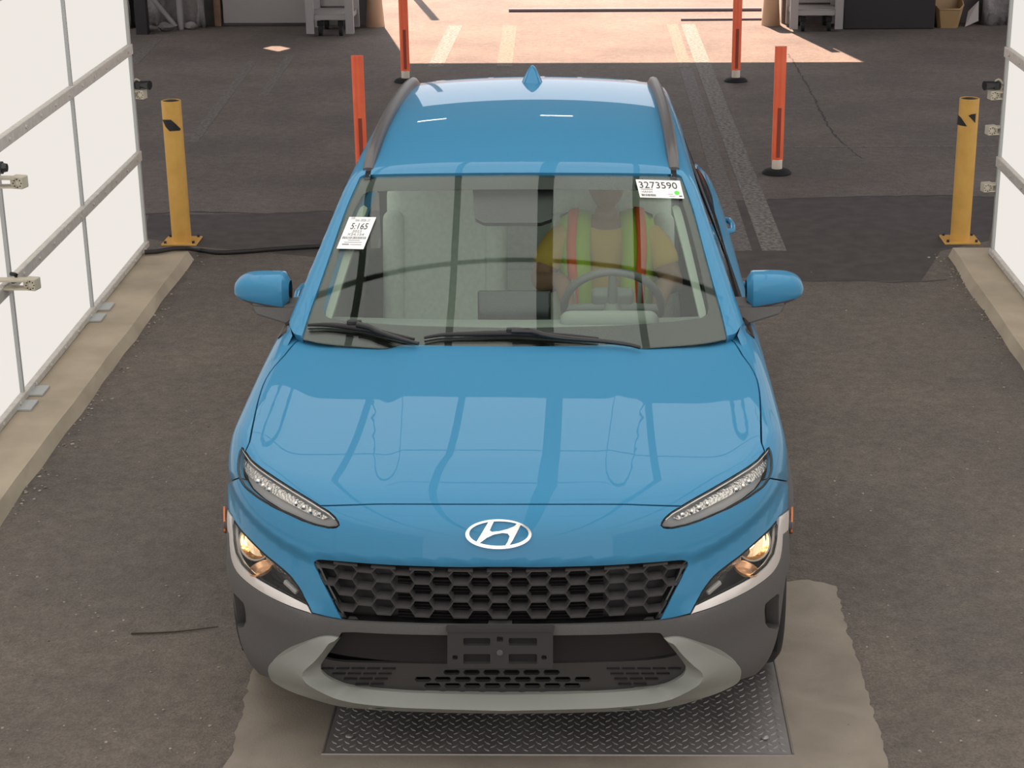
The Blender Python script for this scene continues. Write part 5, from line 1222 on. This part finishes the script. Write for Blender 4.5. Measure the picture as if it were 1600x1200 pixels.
mkbollard((284.5, 378), ([(254, 187), (267, 187), (274, 193), (282, 201), (281, 204), (265, 205), (259, 198)],), 'yellow steel bollard beside the end of the left light wall')
mkbollard((1499.5, 376), ([(1497, 179), (1502, 184), (1511, 197.5), (1503, 196.5), (1495.5, 194.5)], [(1513, 180.5), (1518, 178.5), (1524.5, 177.5), (1523.5, 192), (1519, 187)]), 'yellow steel bollard beside the end of the right light wall')
M_ORA = noisy(mat('orange_plastic', (.62, .10, .035), .5, 0, .4), (.90, .15, .065), (.96, .19, .085), 9, 4); M_POSTW = mat('post_sleeve', (.60, .52, .42), .6); M_GRIME = mat('post_grime', (.30, .06, .035), .8)
def mkpost(x, y, label):
    root = empty('lane_post', (x, y, 0), label, 'lane post', 'orange flexible lane posts')
    bm = bmesh.new()
    lathe(bm, [(.105, 0), (.105, .012), (.085, .03), (.055, .038), (0, .038)], Matrix.Translation((x, y, 0)), 28); from_bm('post_base', bm, M_RUBBER, root, 40)
    bm = bmesh.new(); lathe(bm, [(.038, .036), (.038, .10), (.034, .105)], Matrix.Translation((x, y, 0)), 24); from_bm('post_collar', bm, M_POSTW, root, 40)
    # flattened tube with a folded front ridge
    sec = [(-.041, .012), (-.041, -.012), (-.024, -.020), (-.006, -.016), (.010, -.020), (.041, -.010), (.041, .012), (.0, .02)]
    bm = bmesh.new(); prism(bm, [(x+a, y+b) for a, b in sec], .095, .915); from_bm('post_blade', bm, M_ORA, root)
    bm = bmesh.new(); box(bm, Vector((x+.004, y-.0195, .30)), (.026, .003, .36), None, .001, 1); from_bm('grime_streak', bm, M_GRIME, root)
for (px_, v_, lab) in (((1213.5, 271), 8.146, 'orange lane post standing alone near the right-hand bollard'), ((1149.5, 127), None, 'orange lane post at the shade edge on the right of the car'), ((634, 128), None, 'orange lane post at the shade edge behind the left roof rail')):
    p = onz(*px_); mkpost(p[0], p[1], lab)
pA = ony(555.5, 85, 7.83); mkpost(pA[0]+.01, 7.83, 'orange lane post half hidden by the left front pillar of the car')

# =================================================================== CAMERA MOUNTS ON THE WALLS
M_BEIGE = mat('mount_beige', (.52, .47, .37), .55); M_DARKL = mat('lens_black', (.015, .016, .018), .2)
def mkmount(p, s, cam_=False, label=''):
    """small beige box with a ring of holes on two arms; s = side the arms run to"""
    x, y, z = p; root = empty('sensor_mount', (x, y, z), label, 'sensor mount', 'beige sensor mounts on the light walls')
    bm = bmesh.new(); box(bm, Vector((x, y, z)), (.060, .055, .055), Matrix.Rotation(s*.25, 3, 'Z'), .005); bx = from_bm('mount_box', bm, M_BEIGE, root)
    bm = bmesh.new()
    for k in range(8):
        a = 2*math.pi*k/8; c = Vector((x+.018*math.cos(a), y-.030, z+.018*math.sin(a)))
        cyl(bm, c, c+Vector((0, -.003, 0)), .0032, seg=8)
    from_bm('vent_holes', bm, M_DARKL, bx, kind='stuff')
    bm = bmesh.new(); lathe(bm, [(.0, .003), (.008, .003), (.010, 0)], Matrix.Translation((x, y-.0275, z)) @ Matrix.Rotation(math.pi/2, 4, 'X'), 16); from_bm('mount_knob', bm, M_BEIGE, bx, 40)
    for dz in (-.019, .019):
        bm = bmesh.new(); box(bm, Vector((x+s*.085, y-.005, z+dz)), (.15, .055, .008)); from_bm('mount_arm', bm, M_BEIGE, root)
    if cam_:
        bm = bmesh.new(); box(bm, Vector((x+s*.01, y, z+.055)), (.045, .05, .045), None, .01); from_bm('camera_body', bm, M_GLOSSB, root)
        bm = bmesh.new(); cyl(bm, (x-s*.01, y-.01, z+.058), (x-s*.065, y-.03, z+.058), .022, .027, 18); from_bm('camera_lens', bm, M_DARKL, root, 40)
        bm = bmesh.new(); tube(bm, crom([(x, y+.01, z+.07), (x+s*.02, y, z+.09), (x+s*.045, y, z+.06), (x+s*.035, y, z+.02)], .01), .006, 8); from_bm('camera_cable', bm, M_BEIGE, root, 60)
    return root
def onL(u, v, off):
    d = ray(u, v); a = (WL0[0]+off)+0*d[0]; k = DL[0]/DL[1]; t = (WL0[0]+off+k*(CAM[1]-WL0[1])-CAM[0])/(d[0]-k*d[1]); return CAM+d*t
mkmount(onL(30, 284, .145), -1, False, 'beige sensor mount on the left light wall, upper of two')
mkmount(onL(50, 443, .145), -1, False, 'beige sensor mount on the left light wall, lower of two with a dark cable')
mkmount(ony(220, 147, WL0[1]+.03), -1, True, 'beige mount with black camera at the far end of the left light wall')
mkmount(ony(1553, 148, WR0[1]+.03), 1, True, 'beige mount with black camera at the far end of the right light wall')
mkmount(ony(1549, 203, WR0[1]+.03), 1, False, 'beige sensor mount at the far end of the right light wall, middle one')
mkmount(ony(1542, 292, WR0[1]+.03), 1, False, 'beige sensor mount at the far end of the right light wall, lowest one')
c0 = onL(26, 436, .03); c1 = onL(30, 446, .12); bm = bmesh.new(); tube(bm, crom([onL(18, 428, .03), onL(25, 430, .07), onL(27, 437, .075), onL(20, 440, .04)], .02), .010, 8); meta(from_bm('sensor_cable', bm, M_RUBBER, None, 60), 'short dark cable looped beside the lower left sensor mount', 'cable')
bm = bmesh.new(); p = onL(4, 262, .10); cyl(bm, Vector(p)+Vector((-.12, 0, 0)), p, .028, .028, 16); cyl(bm, Vector(p), Vector(p)+Vector((.02, 0, 0)), .022, .018, 16); from_bm('bullet_camera', bm, M_DARKL, None, 40, label='small dark cylinder camera on the left light wall at the frame edge', cat='camera')

# =================================================================== CABLE, TWIG, GRIT
M_CABLE = mat('black_cable', (.02, .018, .018), .6)
pts = [onz(u, v, .02) for u, v in ((229, 392), (262, 388), (300, 386.5), (335, 394), (370, 393.5), (420, 388), (470, 386), (500, 384))]
for q in pts[:2]: q[2] = .075
pts = [onz(u, v, .075) for u, v in ((226, 394), (245, 393), (272, 388.5), (292, 388))]+[onz(u, v, .014) for u, v in ((312, 391), (340, 394.5), (380, 393), (430, 389), (480, 386), (520, 384))]
bm = bmesh.new(); tube(bm, crom(pts, .04), .014, 10); from_bm('floor_cable', bm, M_CABLE, None, 60, label='black cable running over the kerb across the floor to the car', cat='cable')
bm = bmesh.new(); tube(bm, crom([onz(u, v, .006) for u, v in ((205, 990), (235, 989), (275, 987), (310, 983), (341, 979))], .03), [.006]*3+[.005]*60, 6); 
bm.free(); tw = crom([onz(u, v, .006) for u, v in ((205, 990), (235, 989), (275, 987), (310, 983), (341, 979))], .03); bm = bmesh.new(); tube(bm, tw, [.0035-.002*i/len(tw) for i in range(len(tw))], 6); from_bm('twig', bm, mat('twig_brown', (.05, .035, .025), .9), None, 60, label='thin dark twig lying on the asphalt left of the bumper', cat='twig')
r = random.Random(11); bm = bmesh.new()
def grit(n, fn, s0, s1):
    for _ in range(n):
        u, v = fn(); p = onz(u, v); s = r.uniform(s0, s1); b2 = bmesh.new(); bmesh.ops.create_icosphere(b2, subdivisions=1, radius=s)
        for q in b2.verts: q.co = Vector((q.co.x*r.uniform(.7, 1.3), q.co.y*r.uniform(.7, 1.3), q.co.z*.6))+Vector((p[0], p[1], s*.35))
        join_bm(bm, b2)
grit(90, lambda: (lambda t: (300-t*300+r.gauss(0, 1)*6+14+abs(r.gauss(0, 14)), 400+t*400))(r.random()), .004, .010)
grit(60, lambda: (lambda t: (1488+t*112-14-abs(r.gauss(0, 12)), 390+t*165))(r.random()), .004, .010)
grit(120, lambda: (r.uniform(0, 350), r.uniform(640, 1190)), .003, .006)
grit(120, lambda: (r.uniform(1260, 1600), r.uniform(420, 1190)), .003, .006)
from_bm('grit', bm, noisy(mat('grit', (.3, .27, .24), .9), (.12, .10, .09), (.42, .38, .33), 40, 2), None, label='scattered small stones and grit on the asphalt', cat='grit', kind='stuff')
# =================================================================== BACK OF THE HALL
M_WHITEB = mat('panel_greige', (.30, .28, .265), .7); M_WOOD = noisy(mat('raw_wood', (.20, .12, .075), .8), (.15, .09, .06), (.24, .15, .095), 10, 5); M_TARP = noisy(mat('grey_tarp', (.20, .185, .18), .6), (.14, .13, .125), (.27, .25, .24), 2.5, 6, .8, 6, .08)
M_FRAME = mat('rack_steel', (.30, .285, .28), .5, .2); M_DARKBOX = mat('dark_box', (.018, .014, .016), .6); M_BIN = mat('tan_plastic', (.36, .23, .11), .5)
# panel leaning at the wall, framed in wood
root = empty('door_1', (-3.32, YB-.05, 0), 'pale flat door panel in a raw wooden frame', kind='structure')
xl, xr_ = ony(350, 30, YB-.06)[0], ony(489, 30, YB-.06)[0]
bm = bmesh.new(); box(bm, Vector(((xl+xr_)/2, YB-.06, 1.06)), (xr_-xl, .04, 2.05)); from_bm('door_leaf', bm, M_WHITEB, root)
for x in (xl-.06, xr_+.03): bm = bmesh.new(); box(bm, Vector((x, YB-.07, 1.08)), (.07, .08, 2.15)); from_bm('door_jamb', bm, M_WOOD, root)
# tarp sheets and studs left of it
def tarp(x0, x1, y, label):
    n, m_ = 24, 14; V = []
    for j in range(m_):
        for i in range(n):
            t = i/(n-1); z = 2.4*j/(m_-1); V.append((x0+(x1-x0)*t, y-.03*math.sin(t*19+z*2)-.05*math.sin(t*7)*(1-z/2.6)-.05*rnd.random()*(1 if j < 4 else .3), z*(1-.0)))
    F = [(j*n+i, j*n+i+1, (j+1)*n+i+1, (j+1)*n+i) for j in range(m_-1) for i in range(n-1)]
    o = from_py('tarp_sheet', V, F, M_TARP, None, smooth=True, label=label, cat='tarp'); md = o.modifiers.new('t', 'SOLIDIFY'); md.thickness = .006; return o
tarp(-4.75, -3.98, YB-.16, 'crumpled grey plastic sheet hanging beside the pale door panel')
tarp(-5.6, -4.80, YB-.16, 'crumpled grey plastic sheet in the far left corner')
tarp(4.52, 5.4, YB-.16, 'crumpled dark sheet hanging behind the tan bin')
def pipe(name, a, b, rr, m, label, cat): bm = bmesh.new(); cyl(bm, a, b, rr, seg=14); return from_bm(name, bm, m, None, 40, label=label, cat=cat)
gx = ony(282, 30, YB-.3); pipe('pipe', (gx[0], YB-.3, 0), (gx[0], YB-.3, 2.6), .035, M_FRAME, 'upright grey pipe standing before the crumpled sheets', 'pipe')
q0 = ony(234, 8, YB-.45); q1 = onz(275, 42); pipe('loose_pipe', (q0[0]-.12, YB-.30, .50), (q0[0]+.24, YB-.34, .035), .028, M_FRAME, 'grey pipe leaning aslant in the far left corner', 'pipe')
gx = ony(221, 20, YB-.62); bm = bmesh.new(); box(bm, Vector((gx[0], YB-.62, 1.2)), (.12, .12, 2.4)); from_bm('timber_post', bm, M_DARKBOX, None, label='dark upright post in the far left corner', cat='post')
for k, (u, v, s, lab) in enumerate(((238, 49.5, .05, 'crumpled grey plastic bag nearest the dark corner post'), (259, 49, .07, 'largest crumpled grey plastic bag between post and pipe'), (299, 46, .06, 'crumpled grey plastic bag right of the upright pipe'))):
    p = onz(u, v); bm = bmesh.new(); bmesh.ops.create_icosphere(bm, subdivisions=2, radius=s)
    for q in bm.verts: q.co = Vector((q.co.x*1.25, q.co.y*.8, q.co.z*.7))*(1+.2*math.sin(9*q.co.x/s+5*q.co.y/s+k))+Vector((p[0], p[1], s*.7))
    from_bm('crumpled_bag', bm, M_TARP, None, 60, label=lab, cat='bag', group='crumpled bags in the far left corner')
# rolling racks beside the gateway
def mkrack(x0, x1, y0, y1, label, panel_m):
    root = empty('rolling_rack', ((x0+x1)/2, (y0+y1)/2, 0), label, 'rack')
    for x in (x0, x1):
        for y in (y0, y1):
            near = y == y0
            bm = bmesh.new(); box(bm, Vector((x, y, 1.02)), (.085, .06, 1.98)); from_bm('rack_leg', bm, M_FRAME, root)
            bm = bmesh.new(); xx = x+(.10 if x == x0 else -.10); cyl(bm, (xx-.018, y+.04, .062), (xx+.018, y+.04, .062), .062, seg=20); box(bm, Vector((xx, y+.04, .13)), (.06, .06, .05)); from_bm('caster', bm, M_RUBBER, root, 40)
    for z in (.20, .9, 1.6):
        for y in (y0, y1): bm = bmesh.new(); box(bm, Vector(((x0+x1)/2, y, z)), (x1-x0, .04, .05)); from_bm('rack_rail', bm, M_FRAME, root)
        for x in (x0, x1): bm = bmesh.new(); box(bm, Vector((x, (y0+y1)/2, z)), (.04, y1-y0, .05)); from_bm('rack_rail', bm, M_FRAME, root)
        bm = bmesh.new(); box(bm, Vector(((x0+x1)/2, (y0+y1)/2, z+.03)), (x1-x0-.06, y1-y0-.04, .012)); from_bm('rack_shelf', bm, panel_m, root)
    bm = bmesh.new(); box(bm, Vector(((x0+x1)/2, y1+.025, 1.1)), (x1-x0, .012, 1.7)); from_bm('rack_back', bm, panel_m, root)
    return root
pl = onz(547, 57); mkrack(pl[0]-.42, pl[0], pl[1]+.02, pl[1]+.5, 'grey steel rolling rack by the left side of the gateway', M_WHITEB)
pr2 = onz(1240, 50); mkrack(pr2[0], pr2[0]+.48, pr2[1]+.02, pr2[1]+.42, 'grey steel rolling rack by the right side of the gateway', M_WHITEB)
# dark box and tan bin
b0 = onz(1317, 46); b1 = onz(1459, 45); bm = bmesh.new(); box(bm, Vector(((b0[0]+b1[0])/2, b0[1]+.18, .46)), (b1[0]-b0[0], .36, .92), None, .012); cab = empty('dark_cabinet', ((b0[0]+b1[0])/2, b0[1]+.18, 0), 'low black cabinet against the back wall', 'cabinet')
from_bm('cabinet_body', bm, M_DARKBOX, cab); bm = bmesh.new(); box(bm, Vector(((b0[0]+b1[0])/2, b0[1]+.18, .935)), (b1[0]-b0[0], .38, .03), None, .006); from_bm('cabinet_top', bm, M_DARKBOX, cab)
bb = onz(1483, 45); root = empty('tan_bin', (bb[0], bb[1]+.15, 0), 'tan plastic bin with an open front beside the black cabinet', 'bin')
def ring(wd, dp, z, c): return [(bb[0]+sx*wd/2*k1, bb[1]+.15+sy*dp/2*k2, z) for sx, sy, k1, k2 in ((-1, -1, .72, 1), (1, -1, .72, 1), (1, -1, 1, .6), (1, 1, 1, 1), (-1, 1, 1, 1), (-1, -1, 1, .6))]
R0, R1, R2, R3 = ring(.22, .20, .0, 0), ring(.31, .27, .20, 0), ring(.29, .25, .205, 0), ring(.20, .18, .02, 0)
for k in (3, 4): R1[k] = (R1[k][0], R1[k][1], .36); R2[k] = (R2[k][0], R2[k][1], .36)
for k in (2, 5): R1[k] = (R1[k][0], R1[k][1], .235); R2[k] = (R2[k][0], R2[k][1], .24)
V = R0+R1+R2+R3; F = [tuple(range(5, -1, -1))]+[(a*6+i, a*6+(i+1) % 6, a*6+6+(i+1) % 6, a*6+6+i) for a in range(3) for i in range(6)]+[tuple(range(18, 24))]
from_py('bin_body', V, F, M_BIN, root); bm = bmesh.new(); tube(bm, [tuple((np.array(a)+np.array(b))/2) for a, b in zip(R1, R2)], .011, 8, True); from_bm('bin_rim', bm, M_BIN, root, 50)
p0 = onz(1502, 40); V = [(p0[0]+.02, p0[1]-.10, .0), (p0[0]+.17, p0[1]-.06, .06), (p0[0]+.17, p0[1]-.01, .27), (p0[0]+.06, p0[1]-.03, .16)]; o = from_py('folded_board', V, [(0, 1, 2, 3)], mat('pale_board', (.38, .34, .32), .7), None, label='pale folded sheet propped beside the tan bin', cat='sheet'); md = o.modifiers.new('t', 'SOLIDIFY'); md.thickness = .006
# gateway jambs wrapped in padding
M_PAD = mat('pad_tan', (.42, .27, .17), .7)
for s, x, lab in ((-1, DXL, 'tan padded guard at the foot of the left gateway post'), (1, DXR-.19, 'tan padded guard at the foot of the right gateway post')):
    bm = bmesh.new(); lathe(bm, [(.105, 0), (.10, .05), (.085, .25), (.08, .8), (0, .8)], Matrix.Translation((x+s*.06, YB-.12, 0)), 20); from_bm('gate_guard', bm, M_PAD, None, 40, label=lab, cat='post guard')
# outside: thin bars standing for dark lines on the ground; upright pole casting a shadow
kz = -_sd[2]
def lift(u, v, h): p = onz(u, v); t = h/kz; return Vector((p[0]-_sd[0]*t, p[1]-_sd[1]*t, h))
M_JOINT = mat('dark_bar', (.17, .14, .17), .6)
for (u0, v0, u1, v1, rr, lab) in ((795, 16, 1190, 14.5, .020, 'long thin dark bar lying across the sunlit yard'), (1064, 30.5, 1206, 29.5, .014, 'shorter thin dark bar lying in the sunlit yard before the right gate guard')):
    bm = bmesh.new(); cyl(bm, onz(u0, v0, rr), onz(u1, v1, rr), rr, seg=12); from_bm('ground_bar', bm, M_JOINT, None, 40, label=lab, cat='pipe')
tp = onz(680, 31); run = 3.0*math.hypot(_sd[0], _sd[1])/kz; base = Vector((tp[0]-_az[0]*run, tp[1]-_az[1]*run, 0))
bm = bmesh.new(); cyl(bm, base, base+Vector((0, 0, 3.0)), .05, .05, seg=14); from_bm('gate_pole', bm, M_FRAME, None, 40, label='slim upright pole outside whose shadow falls on the sunlit yard', cat='pole')
# hall lamps: two mirrored in the car roof, a far pair added for brightness
M_LAMP = emitter('hall_lamp', (1, .97, .92), 14.0)
for k, (x, y) in enumerate(((-1.75, 13.4), (.02, 13.2), (-5.6, 10.5), (5.6, 10.5))):
    root = empty('hall_lamp', (x, y, 4.65), ('small bright lamp under the hall roof, ' + ('left of the lane', 'over the lane', 'added far left for brightness', 'added far right for brightness')[k]), 'lamp', 'lamps under the hall roof')
    bm = bmesh.new(); box(bm, Vector((x, y, 4.68)), (.50, .22, .06), None, .01); from_bm('lamp_housing', bm, M_FRAME, root)
    bm = bmesh.new(); box(bm, Vector((x, y, 4.645)), (.44, .17, .012)); from_bm('lamp_diffuser', bm, M_LAMP, root)
    bm = bmesh.new(); cyl(bm, (x, y, 4.7), (x, y, 6.2), .012, seg=8); from_bm('lamp_rod', bm, M_FRAME, root)
